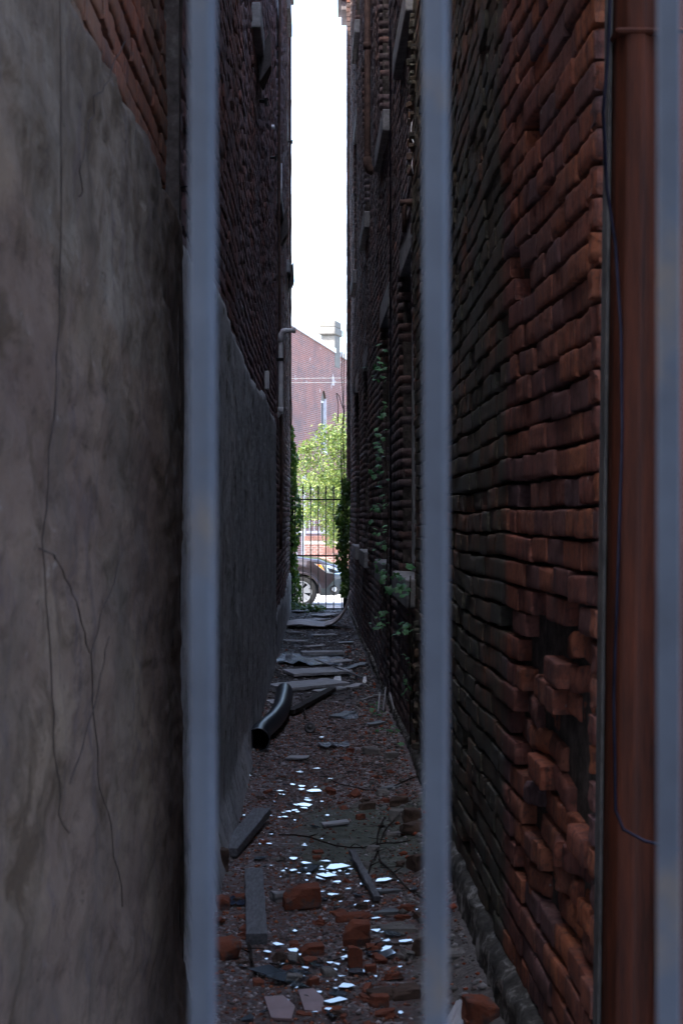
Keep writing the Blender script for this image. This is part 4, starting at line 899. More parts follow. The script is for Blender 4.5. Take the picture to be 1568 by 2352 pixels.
b = MB(); b.tube([Vector((-1.44, 49.12, .12)), Vector((-1.44, 49.2, .12))], .05, 16); b.box((-1.44, 49.18, .02), (.07, .05, .3)); b.build('lock', M_white, fe)
# street tree
def tree():
    root = empty('street_tree', (1.5, 45.2, -.25), 'bright green leafy street tree hanging over the low wall and fence', 'tree')
    b = MB(); T = Vector((1.55, 45.2, -.3))
    b.tube([T, T + Vector((-.05, 0, 1.0)), T + Vector((.05, .05, 2.0)), T + Vector((.0, 0, 3.2)), T + Vector((.1, .1, 4.6))], [.16, .13, .11, .08, .03], 10); b.build('trunk', M_bark, root, True)
    ends = []
    r = np.random.default_rng(11)
    for k in range(26):
        a = r.uniform(0, 2 * math.pi); z = r.uniform(1.3, 4.0); L = r.uniform(1.5, 3.4) * (1 - .10 * (z - 1))
        if k < 12: a = math.pi + r.normal(0, .55); L = r.uniform(2.0, 3.3)
        p0 = T + Vector((0, 0, z)); p1 = p0 + Vector((math.cos(a) * L * .5, math.sin(a) * L * .5, .45)); p2 = p0 + Vector((math.cos(a) * L, math.sin(a) * L * .8, .35 + r.normal(0, .25) - .12 * L))
        b = MB(); b.tube([p0, p1, p2], [.035, .02, .006], 6); b.build('limb', M_bark, root, True); ends.append((p0, p1, p2))
    cs = []
    for (p0, p1, p2) in ends:
        for q in range(11):
            f = r.uniform(.25, 1.12); base = (p0.lerp(p1, f * 2) if f < .5 else p1.lerp(p2, f * 2 - 1)) + Vector(r.normal(0, .26, 3)); ns = 95
            rad = r.uniform(.14, .30)
            for _ in range(ns): v = r.normal(0, 1, 3) * rad * np.array([1, 1, .75]); cs.append((base.x + v[0], base.y + v[1], base.z + v[2]))
    cs = [c for c in cs if c[2] > 1.12 + .15 * math.sin(c[0] * 5) or (c[0] > -.5 and c[2] > .6)]
    for _ in range(500):     # drooping spray on the right
        cs.append((r.normal(-.25, .16), 45 + r.normal(0, .3), r.uniform(.62, 1.5)))
    for (px, py, n_) in ((752, 985, 90), (770, 1005, 160), (785, 960, 60), (742, 990, 60), (735, 1008, 110), (700, 1030, 160), (783, 1000, 160), (715, 1022, 120)):
        q = at(px, py, 45)
        for _ in range(n_): v = r.normal(0, .13, 3); cs.append((q.x + v[0], q.y + v[1], q.z + v[2] * .7))
    leaves('crown', cs, .10, M_treeleaf, root, kind='tree', r=r, droop=.5); return root
tree()
# wires on poles across the street
for x_, lab in ((-13, 'wooden pole holding the two wires, hidden left of the alley'), (13, 'wooden pole holding the two wires, hidden right of the alley')):
    b = MB(); b.tube([Vector((x_, 36, -.4)), Vector((x_, 36, 6.2))], [.13, .10], 10); tag(b.build('utility_pole', M_wood_grey), lab, 'pole', 'utility poles')
for z, lab in ((5.06, 'upper pale overhead wire crossing the far brick building'), (4.95, 'lower pale overhead wire crossing the far brick building')):
    b = MB(); b.tube([Vector((x_, 36, z + .012 * x_ + .0012 * x_ * x_ )) for x_ in np.linspace(-13, 13, 27)], .0055, 6); tag(b.build('overhead_wire', simple('pale_wire', (.22, .24, .24), .5, bump=0), smooth=True), lab, 'wire', 'overhead wires')

# ---------------------------------------------------------------- debris on the alley floor
def chunk(name, p, size, rz, mat, label, cat, group, seed, rot=None, rough=.10, cuts=2):
    bm = bmesh.new(); bmesh.ops.create_cube(bm, size=1); r = random.Random(seed)
    bmesh.ops.subdivide_edges(bm, edges=bm.edges[:], cuts=cuts, use_grid_fill=True)
    planes = []
    for _ in range(3):
        n = Vector((r.uniform(-1, 1), r.uniform(-1, 1), r.uniform(-.2, 1))).normalized(); planes.append((n, r.uniform(.42, .58)))
    for v in bm.verts:
        for n, d_ in planes:
            e = v.co.dot(n) - d_
            if e > 0: v.co -= n * e
        q = v.co + Vector((seed * 3.1, 0, 0)); v.co += Vector((mn.noise(q * 2.3), mn.noise(q * 2.3 + Vector((9, 0, 0))), mn.noise(q * 2.3 + Vector((0, 9, 0))))) * rough
        v.co.x *= size[0]; v.co.y *= size[1]; v.co.z *= size[2]
    M = Matrix.Rotation(rz, 4, 'Z')
    if rot: M = M @ Matrix.Rotation(rot[0], 4, 'X') @ Matrix.Rotation(rot[1], 4, 'Y')
    bmesh.ops.transform(bm, matrix=M, verts=bm.verts); zmin = min(v.co.z for v in bm.verts)
    bmesh.ops.translate(bm, verts=bm.verts, vec=(0, 0, -zmin))
    me = bpy.data.meshes.new(name); bm.to_mesh(me); bm.free(); o = link(name, me, mat)
    bv = o.modifiers.new('b', 'BEVEL'); bv.width = min(size) * .05; bv.segments = 1; bv.limit_method = 'ANGLE'
    o.location = (p.x, p.y, gh(p.x, p.y) - .006); return tag(o, label, cat, group)
def GG(px, py, h=0): 
    p = G(px, py, h); p2 = G(px, py, h + gh(p.x, p.y)); return p2
BR = 'broken bricks on the alley floor'
for i, (px, py, sx, sy, sz, rz, m, lab) in enumerate([
    (692, 2082, .145, .09, .085, .15, 0, 'largest broken brick with a bright orange face lying in the middle of the floor'),
    (652, 2066, .10, .06, .04, .5, 2, 'flat brown stone tucked against the largest broken brick'),
    (818, 2168, .095, .06, .085, .05, 0, 'squarish half brick standing right of centre among glass shards'),
    (812, 2112, .13, .05, .03, .1, 0, 'flat orange brick slab just behind the squarish half brick'),
    (816, 2225, .05, .035, .08, .1, 0, 'small upright brick chip in front of the squarish half brick'),
    (506, 2000, .07, .07, .10, .2, 1, 'brown brick stub at the near end of the leaning plank on the left'),
    (518, 2200, .09, .08, .07, .5, 0, 'orange brick wedge at the left beside the near plank'),
    (508, 2085, .07, .06, .05, .1, 0, 'small orange brick piece at the left beside the dark cloth'),
    (715, 2192, .085, .05, .04, .3, 0, 'low red brick crumb left of the squarish half brick'),
    (1102, 2330, .09, .08, .08, .3, 0, 'rounded orange brick lump at the foot of the right wall near the front'),
    (1085, 2352, .05, .05, .035, .1, 0, 'small orange brick piece in front of the rounded brick lump'),
    (960, 1996, .08, .08, .07, .5, 1, 'dark brick chunk beside the middle bar on the right'),
    (950, 1906, .12, .09, .05, .2, 1, 'mossy brown brick on the right before the pile of rubble'),
    (930, 2290, .09, .07, .04, .2, 1, 'mossy dark slab near the front right of the rubble'),
    (880, 2290, .10, .06, .03, .4, 1, 'mossy flat stone in the near right rubble'),
    (842, 1858, .09, .05, .04, .15, 1, 'long dark brick lying on the greenish patch'),
    (828, 1882, .04, .04, .035, .4, 0, 'small red brick nub on the greenish patch'),
    (916, 1848, .10, .06, .05, .0, 1, 'dark brick in the back of the right rubble pile'),
    (916, 1885, .10, .09, .06, .1, 3, 'square grey mortar block in the right rubble pile'),
    (946, 1885, .09, .08, .07, .1, 1, 'dark reddish brick against the right bar in the rubble pile'),
    (906, 1808, .17, .08, .02, .5, 4, 'grey slate slab leaning on the right rubble pile'),
    (880, 1828, .07, .05, .04, .4, 3, 'pale angular mortar lump beside the slate slab'),
    (852, 1730, .11, .07, .045, .1, 3, 'pale grey stone block alone on the dirt right of centre'),
    (897, 1742, .09, .06, .05, .3, 3, 'brownish stone pair to the right of the pale block'),
    (905, 1920, .09, .05, .025, .1, 3, 'thin grey stone flake in front of the mortar block'),
    (968, 2190, .07, .05, .06, .1, 1, 'dark red brick end beside the middle bar at the front'),
    (838, 1990, .05, .04, .03, .3, 3, 'small pale pebble stone on the greenish patch'),
    (855, 1955, .06, .05, .03, .5, 3, 'rounded grey stone near the top of the greenish patch'),
    (730, 1960, .05, .03, .02, .3, 0, 'thin orange brick flake behind the cluster of bright shards'),
    (728, 1973, .04, .03, .02, .1, 0, 'small orange brick flake nearest the bright shards'),
    (880, 2100, .11, .05, .02, .2, 4, 'flat mossy slate right of the leaning lath'),
    (915, 2140, .14, .06, .025, .1, 3, 'long greenish mortar slab at the right behind the front rubble'),
    (890, 2050, .10, .06, .02, .3, 4, 'grey slate piece by the right bar'),
    (860, 2185, .06, .04, .03, .2, 0, 'orange brick bit right of the upright brick chip'),
    (850, 2235, .04, .03, .035, .2, 0, 'small orange brick bit in front of the upright chip'),
    (718, 2262, .04, .03, .03, .6, 0, 'small orange cube of brick in front of the grey shards'),
    (593, 2262, .035, .03, .025, .2, 0, 'small orange brick crumb at the near left'),
    (756, 2240, .05, .04, .03, .5, 3, 'pale round stone between the grey shards'),
    (870, 2310, .06, .04, .04, .2, 0, 'dull orange brick knob in the near rubble row'),
    (1040, 2195, .12, .07, .03, .2, 3, 'flat grey stone right of the middle bar'),
]):
    p = GG(px, py); nm = ('broken_brick', 'broken_brick', 'flat_stone', 'mortar_lump', 'slate_piece')[m]
    chunk(nm, p, (sx, sy, sz), rz, [M_rubble, M_rubble_d, M_stone, M_rock, M_slate][m], lab, ('brick', 'brick', 'stone', 'stone', 'slate')[m], (BR, BR, 'stones on the alley floor', 'stones on the alley floor', 'slates on the alley floor')[m], i + 1)
# smaller fragments that nothing tells apart
base = []
for k in range(8):
    o = chunk('brick_fragment', Vector((0, 5, 0)), (.035, .03, .022), 0, (M_rubble, M_rubble, M_rubble_d, M_rock)[k % 4], None, None, None, 60 + k, rough=.22, cuts=3); base.append(o)
r3 = np.random.default_rng(21); cnt = 0
CL = [(.20, 7.9, .18, .7), (.33, 6.6, .12, .6), (-.05, 5.2, .25, .25), (.12, 4.75, .28, .2), (.1, 5.6, .2, .2), (-.42, 5.9, .1, .9), (.3, 9.3, .1, 1.0), (-.1, 8.6, .3, .8)]
while cnt < 150:
    cx_, cy_, sx_, sy_ = CL[r3.integers(len(CL))]; xx = cx_ + r3.normal() * sx_; y = cy_ + r3.normal() * sy_
    if not (4.3 < y < 12 and LA + LM * y + .06 < xx < RX(y) - .12): continue
    if 6.3 < y < 7.6 and xx > -.2 and r3.random() < .6: continue
    b_ = base[cnt % 8]; o = b_ if cnt < 8 else b_.copy()
    if cnt >= 8: C.objects.link(o)
    s = r3.uniform(.35, 1.6); o.scale = (s * r3.uniform(.8, 1.5), s * r3.uniform(.7, 1.2), s * r3.uniform(.4, 1)); o.rotation_euler = (r3.normal(0, .2), r3.normal(0, .2), r3.uniform(0, 6)); o.location = (xx, y, gh(xx, y) - .004)
    mid = (LA + LM * y + RX(y)) / 2; col = ('orange brick', 'orange brick', 'dark brown brick', 'grey mortar')[cnt % 4]
    side = 'left' if xx < mid - .17 else 'right' if xx > mid + .17 else 'middle'; dep = 'nearest stretch' if y < 5.7 else 'plank and lath stretch' if y < 7.2 else 'stretch before the black pipe'
    tag(o, 'loose %s crumb on the %s of the floor, %s' % (col, side, dep), 'brick fragment', 'small %s fragments on the %s side, %s' % (col, side, dep)); cnt += 1
# grit as stuff
def grit(name, n, mat_stops, smin, smax, yfn, xfn, label, flat=.6, seed=1, rough=.9):
    r = np.random.default_rng(seed); t = NT(name + '_mix'); t.out(t.ramp(t.attr(), mat_stops, 'CONSTANT'), rough)
    y = yfn(r, n); lo = LA + LM * y + .01; hi = np.interp(y, RN[0], RN[1]) - .06; x = lo + (hi - lo) * xfn(r, n)
    if name == 'brick_grit':
        kp = ~(((x > .16 + .05 * np.sin(y * 9)) & (y < 5.7) & (r.random(n) < .88)) | ((x > -.25 + .08 * np.sin(y * 7)) & (y > 6.3) & (y < 7.7) & (r.random(n) < .75))); x = x[kp]; y = y[kp]; n = len(x)
    s = smin + (smax - smin) * r.random(n) ** 3
    oc = np.array([(1, 0, 0), (-1, 0, 0), (0, 1, 0), (0, -1, 0), (0, 0, 1), (0, 0, -1)], float); fc = np.array([(0, 2, 4), (2, 1, 4), (1, 3, 4), (3, 0, 4), (2, 0, 5), (1, 2, 5), (3, 1, 5), (0, 3, 5)])
    V = oc[None] * (s[:, None, None]) * (.6 + .8 * r.random((n, 6, 1))); V[:, :, 2] *= flat
    a = r.uniform(0, 6.28, n); ca, sa = np.cos(a)[:, None], np.sin(a)[:, None]; X = V[:, :, 0] * ca - V[:, :, 1] * sa; Y = V[:, :, 0] * sa + V[:, :, 1] * ca
    zz = np.array([gh(float(p), float(q)) for p, q in zip(x, y)])
    P = np.stack([X + x[:, None], Y + y[:, None], V[:, :, 2] + zz[:, None] + s[:, None] * flat * .35], -1)
    Fq = (fc[None] + (np.arange(n) * 6)[:, None, None]).reshape(-1, 3)
    o = npmesh(name, P, Fq, t.m, None, False, np.repeat(r.random(n), 6)); return tag(o, label, None, None, 'stuff')
grit('brick_grit', 26000, [(0, (.32, .11, .065)), (.11, (.20, .095, .075)), (.3, (.14, .115, .11)), (.52, (.27, .21, .20)), (.7, (.48, .44, .46)), (.84, (.12, .10, .095)), (.93, (.42, .15, .08))], .0025, .012,
     lambda r, n: 4.2 + 7.8 * r.random(n) ** 1.25, lambda r, n: r.random(n), 'crushed red brick and lime grit scattered over the near floor', seed=5)
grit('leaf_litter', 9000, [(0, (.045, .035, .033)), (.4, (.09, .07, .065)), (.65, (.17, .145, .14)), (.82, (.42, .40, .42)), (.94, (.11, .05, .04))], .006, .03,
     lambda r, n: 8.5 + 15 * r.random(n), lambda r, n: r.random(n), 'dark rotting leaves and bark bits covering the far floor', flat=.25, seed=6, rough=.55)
grit('edge_rubble', 2600, [(0, (.28, .27, .27)), (.4, (.12, .11, .10)), (.7, (.20, .16, .15)), (.85, (.30, .08, .04))], .006, .024,
     lambda r, n: 4.3 + 13 * r.random(n), lambda r, n: np.where(r.random(n) < .3, r.random(n) ** 3 * .14, 1 - .22 * r.random(n) ** 1.5), 'crumbled mortar lying along the foot of both walls', flat=.6, seed=8)
# glass shards
GS = {'bright': [(673,1978,32),(700,1988,34),(773,1996,46),(650,2006,18),(674,2004,22),(710,2000,16),(742,2003,24),(803,2002,38),(745,2015,40),(740,2026,50),(768,2011,22),(708,2013,16),(885,2026,34),(868,2050,44),(843,2010,12),(909,2007,10),(822,2084,34),(859,2143,34),(932,2167,28),(878,2147,18),(864,2115,14),(673,2190,46),(683,2200,16),(798,2190,58),(806,2204,40),(870,2186,50),(618,2194,20),(758,2218,16),(820,2238,64),(678,2274,28),(733,2286,26),(775,2288,22),(798,2272,42),(765,2307,50),(755,2324,24),(723,2332,16),(919,2334,18),(833,2291,12),(438,2308,18),(672,1806,20),(693,1810,28),(693,1817,24),(720,1821,42),(724,1812,16),(702,1853,36),(698,1861,22),(676,1866,22),(664,1869,20),(652,1872,12),(642,1881,12),(654,1880,16),(730,1769,22),(738,1696,14),(568,1783,16),(705,1838,12),(740,1845,10),(618,1943,12),(604,1935,8),(780,2006,12),(700,2230,14),(640,2236,12)],
      'grey': [(803,2087,40),(768,2090,44),(643,2209,36),(733,2224,52),(618,2242,92),(658,2256,86),(683,2239,60),(714,2296,30),(760,2336,70),(710,2001,50),(598,1975,30),(745,2070,40),(690,2270,60),(780,2290,48),(880,2200,60),(590,2010,26),(900,2150,50),(690,2196,40),(815,2060,40),(850,2196,44),(700,2252,30),(560,2225,24),(572,2345,40)]}
rs = random.Random(3)
def shard(px, py, wpx, kind):
    p = GG(px, py); d = p.y; wd = wpx / F * d; n = rs.randint(3, 6); dep = wd * rs.uniform(.7, 1.4) if kind == 'bright' else wd * rs.uniform(.6, 1.1)
    poly = []
    for k in range(n):
        a = 2 * math.pi * (k + rs.uniform(-.3, .3)) / n; r_ = rs.uniform(.45, 1.25); poly.append((math.cos(a) * wd * .5 * r_, math.sin(a) * dep * .5 * r_))
    vc = (Vector((0, 0, CH)) - p).normalized()
    if kind == 'bright':
        el = max(math.asin(vc.z), R(11)); az = math.atan2(-.40 - p.x, 24 - p.y) + R(rs.gauss(0, .5)); out = Vector((math.sin(az) * math.cos(el), math.cos(az) * math.cos(el), math.sin(el)))
        M = (vc + out).normalized().to_track_quat('Z', 'Y').to_matrix()
    else: M = Matrix.Rotation(R(rs.uniform(-6, 6)), 3, 'X') @ Matrix.Rotation(R(rs.uniform(6, 13) * rs.choice((-1, 1))), 3, 'Y')
    a0 = rs.uniform(-.4, .4) if True else 0
    b = MB(); b.prism(poly, 0, .0025, fn=lambda v: M @ v); z = max(.010, wd * .12)
    o = b.build('glass_shard', M_glass_sh); o.location = (p.x, p.y, gh(p.x, p.y) + z)
    reg = 'on the nearest floor' if py > 2240 else 'near the squarish half brick' if py > 2060 else 'near the largest broken brick' if py > 1940 else 'on grit beyond the greenish patch' if py > 1790 else 'on dirt before the black pipe'
    sd = 'left' if px < 650 else 'centre' if px < 760 else 'right'; sz = 'large' if wpx > 34 else 'small' if wpx > 16 else 'tiny'
    lk = 'bright sky reflecting' if kind == 'bright' else 'dull grey blue'
    tag(o, '%s %s glass shard, %s, %s' % (sz, lk, sd, reg), 'glass shard', '%s %s shards, %s, %s' % (sz, lk, sd, reg))
for _ in range(120):
    cx_, cy_, sx_, sy_ = rs.choice([(740, 2010, 90, 22), (690, 1835, 40, 26), (720, 2205, 110, 30), (740, 2290, 90, 30), (850, 2110, 60, 50), (640, 1960, 60, 50)])
    GS['bright' if rs.random() < .6 else 'grey'].append((cx_ + rs.gauss(0, sx_), cy_ + rs.gauss(0, sy_), rs.choice([8, 10, 12, 14, 18, 26])))
GS = {k: [q for q in v if 515 < q[0] < 960 or q[1] > 2330] for k, v in GS.items()}
for k_, L_ in GS.items():
    for a in L_: shard(*a, k_)
for (px, py, wpx, lab) in ((640, 2328, 75, 'dull pink tile piece at the front left of the floor'), (713, 2311, 62, 'dull pink tile piece behind and right of the other pink tile')):
    p = GG(px, py); b = MB(); wd = wpx / F * p.y; b.prism([(-.5 * wd, .1), (-.2 * wd, -.07), (.42 * wd, -.08), (.5 * wd, .02), (.1 * wd, .11)], 0, .008, fn=lambda v: Matrix.Rotation(R(3), 3, 'X') @ v)
    o = b.build('tile_piece', M_tile); o.location = (p.x, p.y, gh(p.x, p.y) + .008); tag(o, lab, 'tile', 'pink tile pieces')
for (px, py, wpx, lab) in ((773, 1569, 22, 'white angular paper scrap beyond the black pipe'), (837, 1570, 10, 'tiny white scrap near the right wall beyond the black pipe')):
    p = GG(px, py); b = MB(); wd = wpx / F * p.y; b.prism([(-.5 * wd, 0), (.2 * wd, -.02), (.5 * wd, .06), (.4 * wd, .20), (-.2 * wd, .18)], 0, .003, fn=lambda v: Matrix.Rotation(R(10), 3, 'X') @ v)
    o = b.build('paper_scrap', simple('white_paper', (.8, .8, .82), .6, bump=0)); o.location = (p.x, p.y, gh(p.x, p.y) + .01); tag(o, lab, 'scrap', 'white scraps')
# planks
def plank(name, pa, pb, wd, th, mat, label, cat='plank', group=None, seed=0, za=0, zb=0, roll=0, ragged=.01):
    a = Vector((pa.x, pa.y, gh(pa.x, pa.y) + th / 2 + za)); c = Vector((pb.x, pb.y, gh(pb.x, pb.y) + th / 2 + zb))
    L = (c - a).length; n = max(6, int(L / .04)); X = (c - a).normalized(); Z = Vector((0, 0, 1)); Y = Z.cross(X).normalized(); Z = X.cross(Y); Mr = Matrix.Rotation(roll, 3, X); Y = Mr @ Y; Z = Mr @ Z
    b = MB(); vs = []
    for k in range(n + 1):
        f = k / n; e1 = ragged * mn.noise(Vector((f * L * 9, seed, 0))); e2 = ragged * mn.noise(Vector((f * L * 9, seed, 5))); q = a.lerp(c, f)
        if k in (0, n): q = q + X * ragged * (1.2 if k else -1.2) * mn.noise(Vector((seed, f, 2)))
        for sy, sz in ((-1, -1), (1, -1), (1, 1), (-1, 1)): vs.append(q + Y * (wd / 2 * sy + (e1 if sy > 0 else e2)) + Z * (th / 2 * sz))
    fs = [(k * 4 + j, k * 4 + (j + 1) % 4, k * 4 + 4 + (j + 1) % 4, k * 4 + 4 + j) for k in range(n) for j in range(4)] + [(3, 2, 1, 0), (n * 4, n * 4 + 1, n * 4 + 2, n * 4 + 3)]
    b.add(vs, fs); ctr = (a + c) / 2
    o = b.build(name, mat, bevel=.003, local=tuple(ctr)); return tag(o, label, cat, group)
PG = 'loose planks on the alley floor'
plank('plank', GG(602, 1890), GG(524, 1968), .088, .042, M_wood_grey, 'grey plank lying diagonally on the left with a brick stub at its near end', group=PG, seed=1, za=.035, zb=.0, ragged=.004)
plank('plank', GG(583, 2022), GG(590, 2172), .078, .045, M_wood_grey, 'short thick grey plank pointing at the viewer in the left foreground', group=PG, seed=2, za=.01, ragged=.004)
plank('lath', GG(808, 1972), GG(866, 2076), .030, .022, M_wood_grey, 'thin grey lath leaning across the bright shards right of centre', 'lath', seed=3, za=.02, zb=.01, ragged=.006)
plank('dark_board', GG(668, 1646), GG(764, 1592), .07, .035, M_wood_dark, 'dark rotten board lying diagonally behind the black pipe', 'board', seed=4, za=.02, zb=.02)
SG_ = 'pale flat boards lying across the alley'
plank('pale_board', GG(662, 1552), GG(794, 1547), .42, .03, M_wood_pale, 'pale board across the floor, second one beyond the black pipe', 'board', SG_, 5, .012, .02, ragged=.05)
plank('pale_board', GG(636, 1583), GG(776, 1573), .40, .03, M_wood_pale, 'pale board touching the far end of the black pipe', 'board', SG_, 6, .0, .015, ragged=.05)
plank('pale_board', GG(722, 1591), GG(790, 1585), .12, .02, M_wood_pale, 'short pale strip in front of the board touching the pipe', 'board', SG_, 7, .0, .01, ragged=.03)
plank('pale_board', GG(692, 1509), GG(788, 1507), .16, .04, M_wood_pale, 'pale board just beyond the crumpled plastic sheet', 'board', SG_, 8, .02, .02, ragged=.03)
plank('pale_board', GG(646, 1454), GG(695, 1456), .12, .02, M_wood_pale, 'short pale flake just in front of the curled panel', 'board', SG_, 9, .01, .01, ragged=.03)
plank('pale_board', GG(718, 1463), GG(770, 1461), .10, .02, M_wood_pale, 'small pale strip between curled panel and plastic sheet', 'board', SG_, 10, .01, .01, ragged=.03)
plank('pale_board', GG(680, 1430), GG(742, 1426), .3, .02, M_wood_pale, 'pale slab behind the curled panel', 'board', SG_, 11, .01, .02, ragged=.06)
plank('pale_board', GG(726, 1417), GG(768, 1414), .3, .02, M_wood_pale, 'farthest pale slab before the ivy', 'board', SG_, 12, .01, .02, ragged=.06)
for i_, (xa_, ya_, xb_, yb_, w_, lab) in enumerate(((668, 1404, 712, 1402, .35, 'pale sheet under the ivy at the far left'), (650, 1474, 700, 1476, .16, 'pale crumpled flake on the left between curled panel and plastic sheet'),
    (776, 1480, 812, 1478, .14, 'small pale flake on the right between curled panel and plastic sheet'), (700, 1488, 742, 1486, .10, 'narrow pale flake in the middle just beyond the plastic sheet'), (762, 1524, 806, 1520, .13, 'pale splinter board right of the plastic sheet'),
    (794, 1540, 836, 1526, .08, 'slanting pale splinter by the right wall beyond the lath'), (800, 1582, 828, 1576, .10, 'small grey flake right of the white paper scrap'), (622, 1612, 646, 1622, .12, 'pale chips against the left wall behind the black pipe'),
    (770, 1650, 806, 1640, .10, 'grey wet flake beside the weed'), (660, 1745, 706, 1748, .10, 'dark flat flake left of the pale block'), (740, 1900, 800, 1896, .06, 'whitish smear of lime on the greenish patch'), (842, 1668, 880, 1664, .08, 'grey flake at the foot of the leaning boards'))):
    plank('pale_flake', GG(xa_, ya_), GG(xb_, yb_), w_, .014, (M_wood_pale, M_slate)[i_ % 3 == 2], lab, 'board', SG_, 30 + i_, .006, .014, ragged=.05)
plank('thin_lath', GG(724, 1538), GG(838, 1562), .022, .012, M_wood_grey, 'thin lath crossing from the plastic sheet to the right wall', 'lath', seed=13, za=.10, zb=.01)
# planks leaning on the right wall foot
for i, (x0, y0, x1, y1, w_, lab) in enumerate(((868, 1636, 872, 1592, .035, 'left one of the short pale boards leaning at the foot of the right wall'), (880, 1634, 886, 1580, .035, 'middle and tallest of the short pale boards leaning at the foot of the right wall'), (906, 1640, 894, 1592, .03, 'right slanting one of the short pale boards leaning at the foot of the right wall'))):
    p = G(x0, y0, .02); q = at(x1, y1, p.y + .12); c_ = (p + q) / 2; v = q - p; b = MB()
    rot = v.to_track_quat('Z', 'X').to_matrix(); b.box(c_, (w_, .012, v.length), rot=rot); tag(b.build('leaning_board', M_wood_pale, bevel=.003, local=tuple(c_)), lab, 'board', 'short boards leaning on the right wall')
for i, (x0, y0, x1, y1, lab) in enumerate(((830, 1610, 892, 1598, 'pale stick lying between the leaning boards and the pale boards'), (700, 1655, 690, 1600, 'thin twig behind the metal lid'))):
    p = GG(x0, y0); q = GG(x1, y1); b = MB(); b.tube([p + Vector((0, 0, .012)), (p + q) / 2 + Vector((.01, .02, .025)), q + Vector((0, 0, .012))], [.006, .009, .005], 6); tag(b.build('stick', M_wood_pale if i == 0 else M_twig, smooth=True), lab, 'stick', 'loose sticks')
# black elbowed pipe
P = [G(593, 1702, .078), G(596, 1689, .078), G(607, 1676, .078), G(628, 1657, .078), G(644, 1634, .08), G(650, 1612, .08), G(653, 1598, .08), G(653, 1589, .08)]
pts = []
for i in range(len(P) - 1):
    for f in np.linspace(0, 1, 5)[:-1]:
        p0, p1, p2, p3 = P[max(i - 1, 0)], P[i], P[i + 1], P[min(i + 2, len(P) - 1)]
        pts.append(.5 * ((2 * p1) + (-p0 + p2) * f + (2 * p0 - 5 * p1 + 4 * p2 - p3) * f * f + (-p0 + 3 * p1 - 3 * p2 + p3) * f ** 3))
pts.append(P[-1])
for p in pts: p.z += .008
bp = empty('drain_pipe', pts[0], 'glossy black elbowed drain pipe lying by the left wall, open end towards us', 'pipe')
b = MB(); b.tube(pts, .069, 24, caps=False); b.tube(pts[::-1], .065, 24, caps=False)
b.build('tube', M_blackplastic, bp, True)
d0 = (pts[1] - pts[0]).normalized()
b = MB(); b.tube([pts[0] - d0 * .005, pts[0] + d0 * .035, pts[0] + d0 * .05], [.077, .077, .069], 24, caps=False); b.tube([pts[0] + d0 * .04, pts[0] - d0 * .005], [.066, .074], 24, caps=False); b.build('socket', M_blackplastic, bp, True)
mo = pts[0] - d0 * .006; sx_ = d0.cross(Vector((0, 0, 1))).normalized(); ux_ = sx_.cross(d0)
b = MB(); b.tube([mo + (sx_ * math.cos(a) + ux_ * math.sin(a)) * .0765 for a in np.linspace(0, 2 * math.pi, 33)], .0045, 6); b.build('rim', simple('lighter_black_plastic', (.05, .055, .065), .45), bp, True)  # paler ring added to outline the dark mouth of the pipe
# lid
p = GG(712, 1684); b = MB(); prof = [(0, .010), (.012, .010), (.014, .006), (.026, .006), (.028, .009), (.036, .009), (.040, .0), (.0415, -.012)]
M = Matrix.Rotation(R(68), 3, 'X'); n = 32
vs = [M @ Vector((r_ * math.cos(2 * math.pi * k / n), r_ * math.sin(2 * math.pi * k / n), z)) + Vector((0, 0, .040)) for k in range(n) for r_, z in prof]
b.add(vs, [(k * 8 + j, k * 8 + j + 1, ((k + 1) % n) * 8 + j + 1, ((k + 1) % n) * 8 + j) for k in range(n) for j in range(7)])
o = b.build('jar_lid', simple('dull_tin', (.11, .11, .115), .55, .4), smooth=True); o.location = (p.x, p.y, gh(p.x, p.y)); tag(o, 'round dull metal jar lid standing on edge in the dirt right of the black pipe', 'lid')
# dark cloth, white corrugated metal, plastic sheet, curled panel
def crumple(name, p, w_, d_, h_, mat, label, cat, seed, nx=28, ny=16, rz=0, sharp=1.0, edge=None):
    V = []
    for i in range(nx):
        for j in range(ny):
            u, v = i / (nx - 1) - .5, j / (ny - 1) - .5; e = 1 - max(abs(u), abs(v)) * 2
            wob = 1 + .25 * mn.noise(Vector((u * 3, v * 3, seed)))
            z = h_ * (abs(mn.noise(Vector((u * 4 * sharp, v * 3 * sharp, seed + 3)))) * 1.3 + .35 * abs(mn.noise(Vector((u * 11, v * 9, seed + 6)))) + .08) * (1 if edge is None else edge(u, v))
            x_, y_ = u * w_ * wob, v * d_ * wob; c_, s_ = math.cos(rz), math.sin(rz); V.append((x_ * c_ - y_ * s_, x_ * s_ + y_ * c_, z))
    idx = np.arange(nx * ny).reshape(nx, ny); q = np.stack([idx[:-1, :-1], idx[1:, :-1], idx[1:, 1:], idx[:-1, 1:]], -1).reshape(-1, 4)
    o = npmesh(name, V, q, mat, None, True); o.location = (p.x, p.y, gh(p.x, p.y)); so = o.modifiers.new('s', 'SOLIDIFY'); so.thickness = .002; subsurf(o)
    return tag(o, label, cat)
crumple('rag', GG(543, 2078), .09, .08, .04, M_cloth, 'small crumpled dark blue rag beside the left foreground plank', 'rag', 2, 14, 10)
crumple('plastic_sheet', GG(716, 1519), .68, .85, .11, M_foil, 'crumpled shiny clear plastic sheet across the alley floor', 'plastic sheet', 5, 44, 34, 0, .8, lambda u, v: .35 + 1.5 * max(0, -u + .05))
crumple('plastic_scrap', GG(800, 1648), .16, .3, .03, M_foil, 'small wet plastic scrap beneath the weed on the right', 'plastic scrap', 8, 20, 14)
crumple('plastic_scrap', GG(765, 1714), .20, .22, .035, M_foil, 'flattened shiny plastic scrap in front of the metal lid', 'plastic scrap', 9, 22, 14)
p = GG(1055, 2345); b = MB()
